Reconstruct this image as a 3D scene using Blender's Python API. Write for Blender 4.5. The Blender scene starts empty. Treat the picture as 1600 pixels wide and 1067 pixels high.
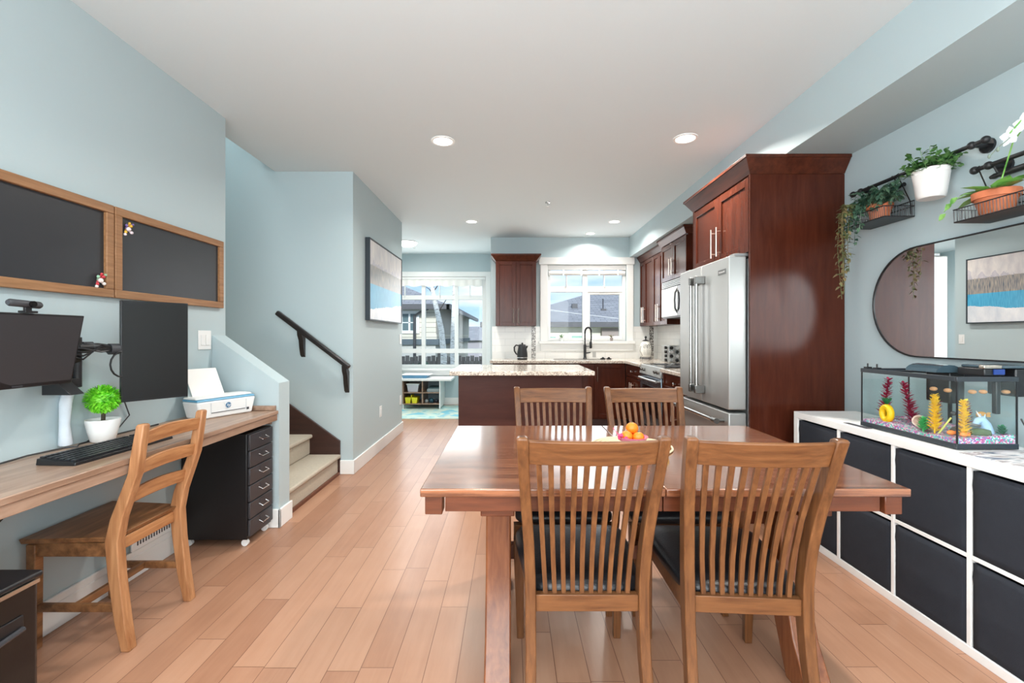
import bpy, math, random
from mathutils import Vector, Matrix
random.seed(7)
S = bpy.context.scene
COL = S.collection
PI = math.pi

def rgb(r, g, b):
    f = lambda c: (c/255/12.92) if c/255 <= 0.04045 else ((c/255+0.055)/1.055)**2.4
    return (f(r), f(g), f(b), 1.0)

# ------------------------------------------------------------------ camera
cam_d = bpy.data.cameras.new('camera'); cam = bpy.data.objects.new('camera', cam_d); COL.objects.link(cam)
cam.location = (0, 0, 1.24); cam.rotation_euler = (PI/2, 0, 0)
cam_d.sensor_width = 36; cam_d.lens = 36*710/1600
cam_d.shift_x = 2/1600; cam_d.shift_y = -8.5/1600
cam_d.clip_start = 0.05; cam_d.clip_end = 200
S.camera = cam
S.view_settings.view_transform = 'Standard'; S.view_settings.look = 'None'
S.view_settings.gamma = 1; S.view_settings.use_curve_mapping = False
S.view_settings.exposure = 0.62
S.cycles.use_denoising = True
S.cycles.max_bounces = 10; S.cycles.diffuse_bounces = 5; S.cycles.glossy_bounces = 5
S.cycles.transparent_max_bounces = 24; S.cycles.sample_clamp_indirect = 6
S.cycles.caustics_reflective = False; S.cycles.caustics_refractive = False

# ------------------------------------------------------------------ sky
W = bpy.data.worlds.new('sky'); S.world = W; W.use_nodes = True
nt = W.node_tree; nt.nodes.clear()
o = nt.nodes.new('ShaderNodeOutputWorld'); bg = nt.nodes.new('ShaderNodeBackground')
tc = nt.nodes.new('ShaderNodeTexCoord'); mp = nt.nodes.new('ShaderNodeMapping'); mp.inputs['Scale'].default_value = (2.2, 2.2, 7)
nz = nt.nodes.new('ShaderNodeTexNoise'); nz.inputs['Scale'].default_value = 1.6; nz.inputs['Detail'].default_value = 6
cr = nt.nodes.new('ShaderNodeValToRGB')
cr.color_ramp.elements[0].position = 0.40; cr.color_ramp.elements[0].color = rgb(150, 190, 232)
cr.color_ramp.elements[1].position = 0.62; cr.color_ramp.elements[1].color = rgb(236, 242, 248)
nt.links.new(tc.outputs['Generated'], mp.inputs['Vector']); nt.links.new(mp.outputs[0], nz.inputs['Vector'])
nt.links.new(nz.outputs['Fac'], cr.inputs['Fac']); nt.links.new(cr.outputs[0], bg.inputs['Color'])
bg.inputs['Strength'].default_value = 0.95
nt.links.new(bg.outputs[0], o.inputs[0])

# ------------------------------------------------------------------ large lights
def area(name, loc, rot, sx, sy, power, color=(1, 1, 1), shape='RECTANGLE', spread=PI):
    d = bpy.data.lights.new(name, 'AREA'); d.shape = shape; d.size = sx
    if shape in ('RECTANGLE', 'ELLIPSE'): d.size_y = sy
    d.energy = power; d.color = color; d.spread = spread
    ob = bpy.data.objects.new(name, d); ob.location = loc; ob.rotation_euler = rot; COL.objects.link(ob)
    return ob
# daylight through the big window behind the camera
area('window_daylight', (0.35, -1.52, 1.45), (PI/2, 0, 0), 3.2, 2.0, 84, (0.93, 0.975, 1.0))
area('ceiling_fill_light', (-.9, -1.15, 1.75), (PI, 0, 0), .5, .5, 44, (.92, .97, 1.0))  # added lamp, unseen, aimed up to brighten the ceiling
area('side_fill_light', (-1.9, -.75, 1.35), (0, -PI/2, 0), 1.7, 1.3, 52, (0.93, 0.975, 1.0))  # added fill from the left, unseen, brightens the right wall
# daylight through the nook window and the kitchen window
area('nook_daylight', (-1.65, 8.15, 1.5), (-PI/2, 0, 0), 2.2, 1.6, 20, (1.0, 0.99, 0.97))
area('kitchen_daylight', (1.15, 6.78, 1.72), (-PI/2, 0, 0), 1.1, 1.0, 7, (0.95, 0.98, 1.0))
# unseen area light shining down from the stairwell top
area('stair_top_light', (-2.9, 3.6, 4.8), (0, 0, 0), 1.2, 0.8, 32, (1.0, 0.985, 0.96))
sun_d = bpy.data.lights.new('sun', 'SUN'); sun_d.energy = 3.0; sun_d.angle = 0.2
sun_o = bpy.data.objects.new('sun', sun_d); sun_o.rotation_euler = (math.radians(69), math.radians(-8), math.radians(10)); sun_o.location = (0, 3, 12); COL.objects.link(sun_o)

# ------------------------------------------------------------------ materials
MATS = {}
def newmat(name):
    m = bpy.data.materials.new(name); m.use_nodes = True
    n = m.node_tree.nodes; b = n['Principled BSDF']
    return m, m.node_tree, b
def N(t, kind, **kw):
    n = t.nodes.new(kind)
    for k, v in kw.items():
        if k in n.inputs: n.inputs[k].default_value = v
        else: setattr(n, k, v)
    return n
def plain(name, col, rough=0.5, metal=0.0, bump=0, bscale=300, spec=0.5, var=0.0, vscale=8, coat=0):
    if name in MATS: return MATS[name]
    m, t, b = newmat(name)
    b.inputs['Base Color'].default_value = col; b.inputs['Roughness'].default_value = rough
    b.inputs['Metallic'].default_value = metal; b.inputs['Specular IOR Level'].default_value = spec
    if coat: b.inputs['Coat Weight'].default_value = coat; b.inputs['Coat Roughness'].default_value = 0.08
    tc = N(t, 'ShaderNodeTexCoord')
    if var:
        nz = N(t, 'ShaderNodeTexNoise', Scale=vscale, Detail=4.0); t.links.new(tc.outputs['Object'], nz.inputs['Vector'])
        mx = N(t, 'ShaderNodeMix', data_type='RGBA', blend_type='MIX')
        t.links.new(nz.outputs['Fac'], mx.inputs[0])
        mx.inputs[6].default_value = tuple(max(0, c*(1-var)) for c in col[:3])+(1,)
        mx.inputs[7].default_value = tuple(min(1, c*(1+var)) for c in col[:3])+(1,)
        t.links.new(mx.outputs[2], b.inputs['Base Color'])
    if bump:
        nz2 = N(t, 'ShaderNodeTexNoise', Scale=bscale, Detail=3.0); t.links.new(tc.outputs['Object'], nz2.inputs['Vector'])
        bp = N(t, 'ShaderNodeBump', Strength=bump, Distance=0.002)
        t.links.new(nz2.outputs['Fac'], bp.inputs['Height']); t.links.new(bp.outputs[0], b.inputs['Normal'])
    MATS[name] = m; return m
def wood(name, dark, light, axis='X', scale=1.0, rough=0.35, stretch=14, coat=0.0, contrast=(0.3, 0.7), spec=0.5, ring=0.0):
    if name in MATS: return MATS[name]
    m, t, b = newmat(name)
    tc = N(t, 'ShaderNodeTexCoord'); mp = N(t, 'ShaderNodeMapping')
    sc = [stretch*scale]*3; sc['XYZ'.index(axis)] = scale
    mp.inputs['Scale'].default_value = sc
    t.links.new(tc.outputs['Object'], mp.inputs['Vector'])
    nz = N(t, 'ShaderNodeTexNoise', Scale=3.0, Detail=7.0, Roughness=0.62, Distortion=0.35)
    t.links.new(mp.outputs[0], nz.inputs['Vector'])
    cr = N(t, 'ShaderNodeValToRGB')
    cr.color_ramp.elements[0].position = contrast[0]; cr.color_ramp.elements[0].color = dark
    cr.color_ramp.elements[1].position = contrast[1]; cr.color_ramp.elements[1].color = light
    t.links.new(nz.outputs['Fac'], cr.inputs['Fac'])
    t.links.new(cr.outputs[0], b.inputs['Base Color'])
    b.inputs['Roughness'].default_value = rough; b.inputs['Specular IOR Level'].default_value = spec
    if coat: b.inputs['Coat Weight'].default_value = coat; b.inputs['Coat Roughness'].default_value = 0.12
    bp = N(t, 'ShaderNodeBump', Strength=0.08, Distance=0.001); t.links.new(nz.outputs['Fac'], bp.inputs['Height']); t.links.new(bp.outputs[0], b.inputs['Normal'])
    MATS[name] = m; return m
def glassy(name, tint=(1, 1, 1, 1), gloss=0.08, rough=0.02):
    if name in MATS: return MATS[name]
    m = bpy.data.materials.new(name); m.use_nodes = True; t = m.node_tree; t.nodes.clear()
    out = N(t, 'ShaderNodeOutputMaterial'); tr = N(t, 'ShaderNodeBsdfTransparent'); tr.inputs[0].default_value = tint
    gl = N(t, 'ShaderNodeBsdfGlossy', Roughness=rough); mx = N(t, 'ShaderNodeMixShader'); mx.inputs[0].default_value = gloss
    t.links.new(tr.outputs[0], mx.inputs[1]); t.links.new(gl.outputs[0], mx.inputs[2]); t.links.new(mx.outputs[0], out.inputs[0])
    MATS[name] = m; return m
def emit(name, col, s):
    if name in MATS: return MATS[name]
    m = bpy.data.materials.new(name); m.use_nodes = True; t = m.node_tree; t.nodes.clear()
    out = N(t, 'ShaderNodeOutputMaterial'); e = N(t, 'ShaderNodeEmission', Color=col, Strength=s); t.links.new(e.outputs[0], out.inputs[0])
    MATS[name] = m; return m

def mth(t, op, a, b=None):
    n = N(t, 'ShaderNodeMath', operation=op)
    for i, v in enumerate((a, b)):
        if v is None: continue
        if isinstance(v, (int, float)): n.inputs[i].default_value = v
        else: t.links.new(v, n.inputs[i])
    return n.outputs[0]
def floor_mat():
    m, t, b = newmat('plank_floor')
    tc = N(t, 'ShaderNodeTexCoord'); sp = N(t, 'ShaderNodeSeparateXYZ'); t.links.new(tc.outputs['Object'], sp.inputs[0])
    x, y = sp.outputs[0], sp.outputs[1]
    rw = mth(t, 'DIVIDE', mth(t, 'ADD', x, 20.03), 0.121)
    row = mth(t, 'FLOOR', rw); fx = mth(t, 'FRACT', rw)
    wn = N(t, 'ShaderNodeTexWhiteNoise', noise_dimensions='1D'); t.links.new(row, wn.inputs['W'])
    ln = mth(t, 'ADD', mth(t, 'MULTIPLY', wn.outputs['Value'], 0.55), 0.62)
    wn2 = N(t, 'ShaderNodeTexWhiteNoise', noise_dimensions='1D'); t.links.new(mth(t, 'ADD', row, 77.3), wn2.inputs['W'])
    ly = mth(t, 'DIVIDE', mth(t, 'ADD', mth(t, 'ADD', y, 30), mth(t, 'MULTIPLY', wn2.outputs['Value'], 3.0)), ln)
    idx = mth(t, 'FLOOR', ly); fy = mth(t, 'FRACT', ly)
    cb = N(t, 'ShaderNodeCombineXYZ'); t.links.new(row, cb.inputs[0]); t.links.new(idx, cb.inputs[1])
    wn3 = N(t, 'ShaderNodeTexWhiteNoise', noise_dimensions='2D'); t.links.new(cb.outputs[0], wn3.inputs['Vector'])
    # grain, shifted per plank
    mp = N(t, 'ShaderNodeMapping'); mp.inputs['Scale'].default_value = (26, 2.2, 1)
    va = N(t, 'ShaderNodeVectorMath', operation='ADD'); t.links.new(tc.outputs['Object'], va.inputs[0])
    vs = N(t, 'ShaderNodeVectorMath', operation='SCALE'); t.links.new(wn3.outputs['Color'], vs.inputs[0]); vs.inputs['Scale'].default_value = 9
    t.links.new(vs.outputs[0], va.inputs[1]); t.links.new(va.outputs[0], mp.inputs['Vector'])
    nz = N(t, 'ShaderNodeTexNoise', Scale=1.3, Detail=6.0, Roughness=0.6, Distortion=0.6); t.links.new(mp.outputs[0], nz.inputs['Vector'])
    nb = N(t, 'ShaderNodeTexNoise', Scale=5.0, Detail=3.0); t.links.new(va.outputs[0], nb.inputs['Vector'])
    f = mth(t, 'ADD', mth(t, 'ADD', mth(t, 'MULTIPLY', wn3.outputs['Value'], 0.34), mth(t, 'MULTIPLY', nz.outputs['Fac'], 0.40)), mth(t, 'MULTIPLY', nb.outputs['Fac'], 0.28))
    cr = N(t, 'ShaderNodeValToRGB')
    e = cr.color_ramp.elements
    e[0].position = 0.20; e[0].color = rgb(152, 108, 84); e[1].position = 0.85; e[1].color = rgb(184, 142, 116)
    k = e.new(0.5); k.color = rgb(170, 126, 100)
    t.links.new(f, cr.inputs['Fac'])
    gx = mth(t, 'LESS_THAN', mth(t, 'MINIMUM', fx, mth(t, 'SUBTRACT', 1.0, fx)), 0.011)
    gy = mth(t, 'LESS_THAN', mth(t, 'MULTIPLY', fy, ln), 0.0028)
    g = mth(t, 'MAXIMUM', gx, gy)
    mx = N(t, 'ShaderNodeMix', data_type='RGBA'); t.links.new(mth(t, 'MULTIPLY', g, 0.8), mx.inputs[0]); t.links.new(cr.outputs[0], mx.inputs[6])
    mx.inputs[7].default_value = rgb(92, 52, 36); t.links.new(mx.outputs[2], b.inputs['Base Color'])
    b.inputs['Roughness'].default_value = 0.30; b.inputs['Specular IOR Level'].default_value = 0.42
    bp = N(t, 'ShaderNodeBump', Strength=0.25, Distance=0.002); t.links.new(mth(t, 'SUBTRACT', mth(t, 'MULTIPLY', nz.outputs['Fac'], 0.12), g), bp.inputs['Height'])
    t.links.new(bp.outputs[0], b.inputs['Normal'])
    return m
def granite():
    m, t, b = newmat('granite'); tc = N(t, 'ShaderNodeTexCoord')
    v = N(t, 'ShaderNodeTexVoronoi', Scale=90.0); nz = N(t, 'ShaderNodeTexNoise', Scale=28.0, Detail=6.0, Roughness=0.75)
    t.links.new(tc.outputs['Object'], v.inputs['Vector']); t.links.new(tc.outputs['Object'], nz.inputs['Vector'])
    sp = N(t, 'ShaderNodeSeparateColor'); t.links.new(v.outputs['Color'], sp.inputs[0])
    f = mth(t, 'ADD', mth(t, 'MULTIPLY', sp.outputs[0], 0.5), mth(t, 'MULTIPLY', nz.outputs['Fac'], 0.6))
    cr = N(t, 'ShaderNodeValToRGB'); e = cr.color_ramp.elements
    e[0].position = 0.2; e[0].color = rgb(96, 82, 74); e[1].position = 0.8; e[1].color = rgb(226, 219, 208)
    k = e.new(0.38); k.color = rgb(172, 158, 146); k = e.new(0.55); k.color = rgb(205, 193, 178)
    t.links.new(f, cr.inputs['Fac']); t.links.new(cr.outputs[0], b.inputs['Base Color'])
    b.inputs['Roughness'].default_value = 0.12
    return m
def bricks(name, c1, c2, mortar, bw, bh, ms=0.002, axes='XZ', rough=0.2, offset=0.5, bump=0.3):
    m, t, b = newmat(name); tc = N(t, 'ShaderNodeTexCoord'); sp = N(t, 'ShaderNodeSeparateXYZ'); cb = N(t, 'ShaderNodeCombineXYZ')
    t.links.new(tc.outputs['Object'], sp.inputs[0])
    t.links.new(sp.outputs['XYZ'.index(axes[0])], cb.inputs[0]); t.links.new(sp.outputs['XYZ'.index(axes[1])], cb.inputs[1])
    br = N(t, 'ShaderNodeTexBrick', offset=offset); br.inputs['Scale'].default_value = 1
    br.inputs['Brick Width'].default_value = bw; br.inputs['Row Height'].default_value = bh; br.inputs['Mortar Size'].default_value = ms
    br.inputs['Color1'].default_value = c1; br.inputs['Color2'].default_value = c2; br.inputs['Mortar'].default_value = mortar
    t.links.new(cb.outputs[0], br.inputs['Vector']); t.links.new(br.outputs['Color'], b.inputs['Base Color'])
    bp = N(t, 'ShaderNodeBump', Strength=bump, Distance=0.002, invert=True); t.links.new(br.outputs['Fac'], bp.inputs['Height']); t.links.new(bp.outputs[0], b.inputs['Normal'])
    b.inputs['Roughness'].default_value = rough
    return m
def cells(name, cols, scale, rough=0.4, kind='voronoi', bump=0.0, stretch=(1, 1, 1)):
    if name in MATS: return MATS[name]
    m, t, b = newmat(name); tc = N(t, 'ShaderNodeTexCoord'); mp = N(t, 'ShaderNodeMapping'); mp.inputs['Scale'].default_value = stretch
    t.links.new(tc.outputs['Object'], mp.inputs['Vector'])
    cr = N(t, 'ShaderNodeValToRGB'); cr.color_ramp.interpolation = 'CONSTANT' if kind == 'voronoi' else 'LINEAR'
    e = cr.color_ramp.elements
    lo, hi = (0.0, 1.0) if kind == 'voronoi' else (0.3, 0.7)
    for i, c in enumerate(cols):
        p = lo + (hi-lo)*i/len(cols)
        if i == 0: e[0].position = p; e[0].color = c
        elif i == 1: e[1].position = p; e[1].color = c
        else: k = e.new(p); k.color = c
    if kind == 'voronoi':
        v = N(t, 'ShaderNodeTexVoronoi', Scale=scale); sp = N(t, 'ShaderNodeSeparateColor')
        t.links.new(mp.outputs[0], v.inputs['Vector']); t.links.new(v.outputs['Color'], sp.inputs[0]); t.links.new(sp.outputs[0], cr.inputs['Fac']); h = v.outputs['Distance']
    else:
        v = N(t, 'ShaderNodeTexNoise', Scale=scale, Detail=5.0, Distortion=0.8); t.links.new(mp.outputs[0], v.inputs['Vector']); t.links.new(v.outputs['Fac'], cr.inputs['Fac']); h = v.outputs['Fac']
    t.links.new(cr.outputs[0], b.inputs['Base Color']); b.inputs['Roughness'].default_value = rough
    if bump:
        bp = N(t, 'ShaderNodeBump', Strength=bump, Distance=0.003); t.links.new(h, bp.inputs['Height']); t.links.new(bp.outputs[0], b.inputs['Normal'])
    MATS[name] = m; return m

M = {}
M['floor'] = floor_mat(); M['granite'] = granite()
M['wall'] = plain('wall_paint', rgb(180, 196, 200), 0.55, bump=0.06, bscale=220)
M['ceiling'] = plain('ceiling_paint', rgb(217, 226, 229), 0.8, bump=0.05, bscale=150)
M['trim'] = plain('white_trim', rgb(236, 237, 235), 0.35)
M['white'] = plain('white_laminate', rgb(232, 232, 230), 0.4)
M['whiteplastic'] = plain('white_plastic', rgb(234, 235, 234), 0.3)
M['cherry'] = wood('cherry_veneer', rgb(58, 24, 14), rgb(84, 40, 26), 'Z', 1.0, 0.22, 8, contrast=(0.25, 0.8), spec=0.22)
M['cherryy'] = wood('cherry_crown', rgb(58, 26, 17), rgb(88, 45, 30), 'Y', 1.0, 0.3, 10, spec=0.25)
M['island'] = wood('island_veneer', rgb(74, 40, 34), rgb(86, 49, 41), 'X', 1.0, 0.35, 6, spec=0.2)
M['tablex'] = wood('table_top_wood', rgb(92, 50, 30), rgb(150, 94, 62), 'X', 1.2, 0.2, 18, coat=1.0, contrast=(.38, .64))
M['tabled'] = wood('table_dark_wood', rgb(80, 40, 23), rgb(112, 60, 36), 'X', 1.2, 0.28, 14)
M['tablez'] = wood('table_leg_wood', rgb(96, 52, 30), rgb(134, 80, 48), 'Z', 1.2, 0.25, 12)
M['chairz'] = wood('chair_oak_upright', rgb(80, 48, 27), rgb(120, 78, 46), 'Z', 1.4, 0.32, 14, spec=.35)
M['chairx'] = wood('chair_oak_rail', rgb(84, 50, 28), rgb(124, 81, 48), 'X', 1.4, 0.32, 14, spec=.35)
M['pine'] = wood('antique_pine', rgb(140, 90, 54), rgb(188, 138, 96), 'Z', 1.2, 0.4, 12)
M['piney'] = wood('antique_pine_slat', rgb(146, 92, 54), rgb(194, 142, 96), 'Y', 1.2, 0.4, 12)
M['pineseat'] = wood('worn_pine_seat', rgb(92, 60, 36), rgb(160, 112, 72), 'Y', 1.2, 0.4, 8)
M['desk'] = wood('desk_laminate', rgb(134, 104, 84), rgb(180, 152, 132), 'Y', 0.8, 0.32, 12)
M['frame_wood'] = wood('board_frame_wood', rgb(132, 92, 58), rgb(166, 122, 84), 'Y', 1.5, 0.45, 16)
M['leather'] = plain('black_leather', rgb(26, 28, 32), 0.33, bump=0.5, bscale=160)
M['steel'] = plain('brushed_steel', rgb(178, 179, 177), 0.42, metal=0.75)
M['steelside'] = plain('grey_steel_side', rgb(150, 152, 152), 0.4, metal=0.6)
M['nickel'] = plain('satin_nickel', rgb(214, 200, 188), 0.28, metal=1.0)
M['chrome'] = plain('chrome', rgb(225, 225, 225), 0.12, metal=1.0)
M['black'] = plain('black_plastic', rgb(22, 23, 26), 0.35)
M['blackgloss'] = plain('gloss_black', rgb(18, 17, 18), 0.12)
M['blackmatte'] = plain('matte_black_metal', rgb(26, 27, 30), 0.45)
M['screen'] = plain('screen_black', rgb(14, 14, 15), 0.38)
M['darkgrey'] = plain('dark_grey', rgb(60, 62, 66), 0.4)
M['drawer'] = plain('drawer_metal', rgb(66, 66, 70), 0.32, metal=0.3)
M['helmer'] = plain('black_steel_case', rgb(20, 20, 22), 0.4)
M['rail'] = wood('espresso_wood', rgb(24, 20, 20), rgb(40, 34, 33), 'X', 1, 0.3, 10)
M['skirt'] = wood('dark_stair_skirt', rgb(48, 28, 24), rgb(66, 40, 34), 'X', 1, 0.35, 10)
M['carpet'] = plain('stair_carpet', rgb(186, 176, 160), 0.95, bump=1.0, bscale=260, var=0.14, vscale=60, spec=0.1)
M['bin'] = plain('charcoal_fabric', rgb(44, 47, 54), 0.85, bump=0.5, bscale=420, var=0.12, vscale=30, spec=0.2)
M['glass'] = glassy('window_glass', (0.97, 0.99, 0.99, 1), 0.015)
M['tankglass'] = glassy('tank_glass', (0.975, 0.995, 0.995, 1), 0.04)
M['water'] = glassy('tank_water', (0.96, 0.99, 0.985, 1), 0.02)
M['chalk'] = plain('chalkboard_black', rgb(44, 46, 50), 0.34, var=0.18, vscale=5)
M['leaf'] = cells('green_leaves', [rgb(34, 74, 38), rgb(62, 108, 54), rgb(96, 140, 78)], 30, 0.45, 'noise')
M['leafdark'] = cells('dark_leaves', [rgb(30, 62, 50), rgb(52, 88, 70), rgb(88, 120, 96)], 30, 0.45, 'noise')
M['leafbright'] = cells('bright_leaves', [rgb(58, 150, 18), rgb(98, 196, 34), rgb(140, 222, 60)], 40, 0.4, 'noise')
M['leafphal'] = cells('broad_leaves', [rgb(46, 110, 34), rgb(90, 150, 60), rgb(140, 190, 100)], 14, 0.35, 'noise')
M['vinebrown'] = cells('vine_leaves', [rgb(56, 78, 50), rgb(96, 106, 66), rgb(132, 116, 80)], 40, 0.5, 'noise')
M['terracotta'] = plain('terracotta', rgb(196, 112, 74), 0.7, var=0.1, vscale=20)
M['soil'] = plain('soil', rgb(60, 44, 34), 0.9)
M['orange'] = plain('orange_peel', rgb(246, 128, 24), 0.4, bump=0.4, bscale=220)
M['tile'] = bricks('subway_tile', rgb(232, 232, 228), rgb(226, 227, 224), rgb(204, 205, 202), 0.30, 0.10, 0.002, 'XZ')
M['tiley'] = bricks('subway_tile_side', rgb(232, 232, 228), rgb(226, 227, 224), rgb(204, 205, 202), 0.30, 0.10, 0.002, 'YZ')
M['mosaic'] = cells('mosaic_strip', [rgb(120, 116, 110), rgb(176, 172, 166), rgb(88, 84, 80), rgb(206, 204, 200)], 70, 0.2)
M['rug'] = cells('watercolour_rug', [rgb(96, 166, 178), rgb(176, 214, 210), rgb(206, 216, 200), rgb(120, 190, 206)], 3.0, 0.9, 'noise')
M['gravel'] = cells('aquarium_gravel', [rgb(214, 70, 130), rgb(236, 190, 210), rgb(90, 190, 160), rgb(230, 226, 230), rgb(150, 110, 190), rgb(200, 100, 150), rgb(120, 200, 190)], 170, 0.5, bump=0.6)
M['roof'] = bricks('roof_shingles', rgb(136, 136, 142), rgb(158, 157, 162), rgb(112, 112, 118), 0.35, 0.16, 0.012, 'XY', 0.9)
M['siding'] = bricks('horizontal_siding', rgb(222, 217, 202), rgb(216, 211, 196), rgb(168, 162, 148), 30, 0.16, 0.012, 'XZ', 0.8)
M['sidingv'] = bricks('panel_siding', rgb(204, 200, 190), rgb(199, 195, 184), rgb(172, 168, 158), 0.4, 30, 0.012, 'YZ', 0.8, offset=0)
M['extglass'] = plain('neighbour_glass', rgb(92, 112, 116), 0.1)
M['extgreen'] = plain('neighbour_blind_glass', rgb(150, 184, 168), 0.2)
M['lens'] = emit('lamp_lens', (1, 0.97, 0.92, 1), 6.0)

# ------------------------------------------------------------------ mesh builder
class MB:
    def __init__(s, xf=None): s.v = []; s.f = []; s.fm = []; s.m = 0; s.xf = xf
    def add(s, vs, fs):
        k = len(s.v)
        for p in vs:
            p = Vector(p); s.v.append(s.xf @ p if s.xf is not None else p)
        for q in fs: s.f.append([k+i for i in q]); s.fm.append(s.m)
        return s
    def box(s, x0, x1, y0, y1, z0, z1):
        return s.add([(x, y, z) for z in (z0, z1) for y in (y0, y1) for x in (x0, x1)],
                     [(0, 2, 3, 1), (4, 5, 7, 6), (0, 1, 5, 4), (2, 6, 7, 3), (0, 4, 6, 2), (1, 3, 7, 5)])
    def hexa(s, bot, top):       # two quads, counter-clockwise from above
        return s.add(list(bot)+list(top), [(3, 2, 1, 0), (4, 5, 6, 7), (0, 1, 5, 4), (1, 2, 6, 5), (2, 3, 7, 6), (3, 0, 4, 7)])
    def loft(s, rings, caps=True):
        n = len(rings[0]); vs = [p for r in rings for p in r]; fs = []
        for i in range(len(rings)-1):
            for j in range(n):
                fs.append((i*n+j, i*n+(j+1) % n, (i+1)*n+(j+1) % n, (i+1)*n+j))
        if caps: fs.append(tuple(range(n-1, -1, -1))); fs.append(tuple((len(rings)-1)*n+j for j in range(n)))
        return s.add(vs, fs)
    def bars(s, pts):            # vertical-ish sweep: [(cx, cy, z, hx, hy), ...]
        return s.loft([[(x-a, y-b, z), (x+a, y-b, z), (x+a, y+b, z), (x-a, y+b, z)] for x, y, z, a, b in pts])
    def tube(s, pts, r, seg=8, caps=True):
        pts = [Vector(p) for p in pts]; n = len(pts); rs = r if isinstance(r, (list, tuple)) else [r]*n
        t0 = (pts[1]-pts[0]).normalized(); up = Vector((0, 0, 1)) if abs(t0.z) < 0.9 else Vector((1, 0, 0))
        nrm = t0.cross(up).normalized(); rings = []
        for i, p in enumerate(pts):
            t = (pts[min(i+1, n-1)]-pts[max(i-1, 0)]).normalized()
            nrm = (nrm - t*nrm.dot(t)).normalized(); b = t.cross(nrm)
            rings.append([p+(nrm*math.cos(a)+b*math.sin(a))*rs[i] for a in (2*PI*k/seg for k in range(seg))])
        return s.loft(rings, caps)
    def lathe(s, prof, c=(0, 0, 0), seg=24, axis='z', sx=1, sy=1):
        rings = []
        for r, h in prof:
            ring = []
            for k in range(seg):
                a = 2*PI*k/seg; u, w = r*math.cos(a)*sx, r*math.sin(a)*sy
                ring.append({'z': (c[0]+u, c[1]+w, c[2]+h), 'x': (c[0]+h, c[1]+u, c[2]+w), 'y': (c[0]+w, c[1]+h, c[2]+u)}[axis])
            rings.append(ring)
        return s.loft(rings, True)
    def ball(s, c, r, seg=14, rings=9, jit=0):
        rx, ry, rz = r if isinstance(r, (tuple, list)) else (r, r, r)
        rr = []
        for i in range(rings+1):
            a = PI*i/rings; a = min(max(a, 0.02), PI-0.02)
            rr.append([(c[0]+rx*math.sin(a)*math.cos(2*PI*k/seg)*(1+random.uniform(-jit, jit)), c[1]+ry*math.sin(a)*math.sin(2*PI*k/seg)*(1+random.uniform(-jit, jit)), c[2]-rz*math.cos(a)) for k in range(seg)])
        return s.loft(rr, True)
    def prism(s, poly, axis, a, b):
        def P(u, w, h): return {'x': (h, u, w), 'y': (u, h, w), 'z': (u, w, h)}[axis]
        n = len(poly); vs = [P(u, w, a) for u, w in poly]+[P(u, w, b) for u, w in poly]
        fs = [(i, (i+1) % n, n+(i+1) % n, n+i) for i in range(n)]+[tuple(range(n-1, -1, -1)), tuple(range(n, 2*n))]
        return s.add(vs, fs)
    def leaf(s, p, d, L, w, bend=0.25, up=None):
        p = Vector(p); d = Vector(d).normalized(); up = Vector(up) if up else Vector((random.uniform(-.4, .4), random.uniform(-.4, .4), 1))
        sd = d.cross(up)
        if sd.length < 1e-3: sd = Vector((1, 0, 0))
        sd.normalize(); n = sd.cross(d)
        a = p+d*L*0.35+n*w*0.1; b_ = p+d*L*0.7-n*L*bend*0.35; t = p+d*L-n*L*bend
        return s.add([p, a+sd*w*.5, a-sd*w*.5, a-n*w*.12, b_+sd*w*.38, b_-sd*w*.38, b_-n*w*.1, t],
                     [(0, 3, 1), (0, 2, 3), (1, 3, 6, 4), (3, 2, 5, 6), (4, 6, 7), (6, 5, 7)])
    def build(s, name, mat, parent=None, bevel=0, ang=38, local=False, seg=2, solid=0):
        import bmesh
        base = Vector((0, 0, 0))
        if parent is not None and not local:
            q = parent
            while q is not None: base += q.location; q = q.parent
        elif parent is None and not local:
            xs = [p.x for p in s.v]; ys = [p.y for p in s.v]; zs = [p.z for p in s.v]
            base = Vector(((min(xs)+max(xs))/2, (min(ys)+max(ys))/2, min(zs)))
        me = bpy.data.meshes.new(name)
        me.from_pydata([tuple(p-base) for p in s.v], [], s.f)
        bm = bmesh.new(); bm.from_mesh(me); bmesh.ops.recalc_face_normals(bm, faces=bm.faces); bm.to_mesh(me); bm.free()
        for m in (mat if isinstance(mat, (list, tuple)) else [mat]): me.materials.append(m)
        if isinstance(mat, (list, tuple)): me.polygons.foreach_set('material_index', s.fm)
        me.polygons.foreach_set('use_smooth', [True]*len(me.polygons)); me.set_sharp_from_angle(angle=math.radians(ang))
        ob = bpy.data.objects.new(name, me); COL.objects.link(ob)
        if parent is not None: ob.parent = parent
        else: ob.location = base
        if solid: md = ob.modifiers.new('thick', 'SOLIDIFY'); md.thickness = solid
        if bevel:
            md = ob.modifiers.new('bevel', 'BEVEL'); md.width = bevel; md.segments = seg; md.limit_method = 'ANGLE'; md.angle_limit = math.radians(40)
        return ob
def tag(o, label, cat, group=None, kind=None):
    o['label'] = label; o['category'] = cat
    if group: o['group'] = group
    if kind: o['kind'] = kind
    return o
def thing(name, label, cat, loc=(0, 0, 0), rz=0, group=None):
    o = bpy.data.objects.new(name, None); o.location = loc; o.rotation_euler = (0, 0, rz); o.empty_display_size = 0.1
    COL.objects.link(o); return tag(o, label, cat, group)
def copy_tree(o, parent=None):
    c = o.copy(); COL.objects.link(c); c.parent = parent
    for ch in list(o.children): copy_tree(ch, c)
    return c
def struct(name, mb, mat, parent=None, bevel=0):
    o = mb.build(name, mat, parent, bevel)
    if parent is None: o['kind'] = 'structure'
    return o
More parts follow.
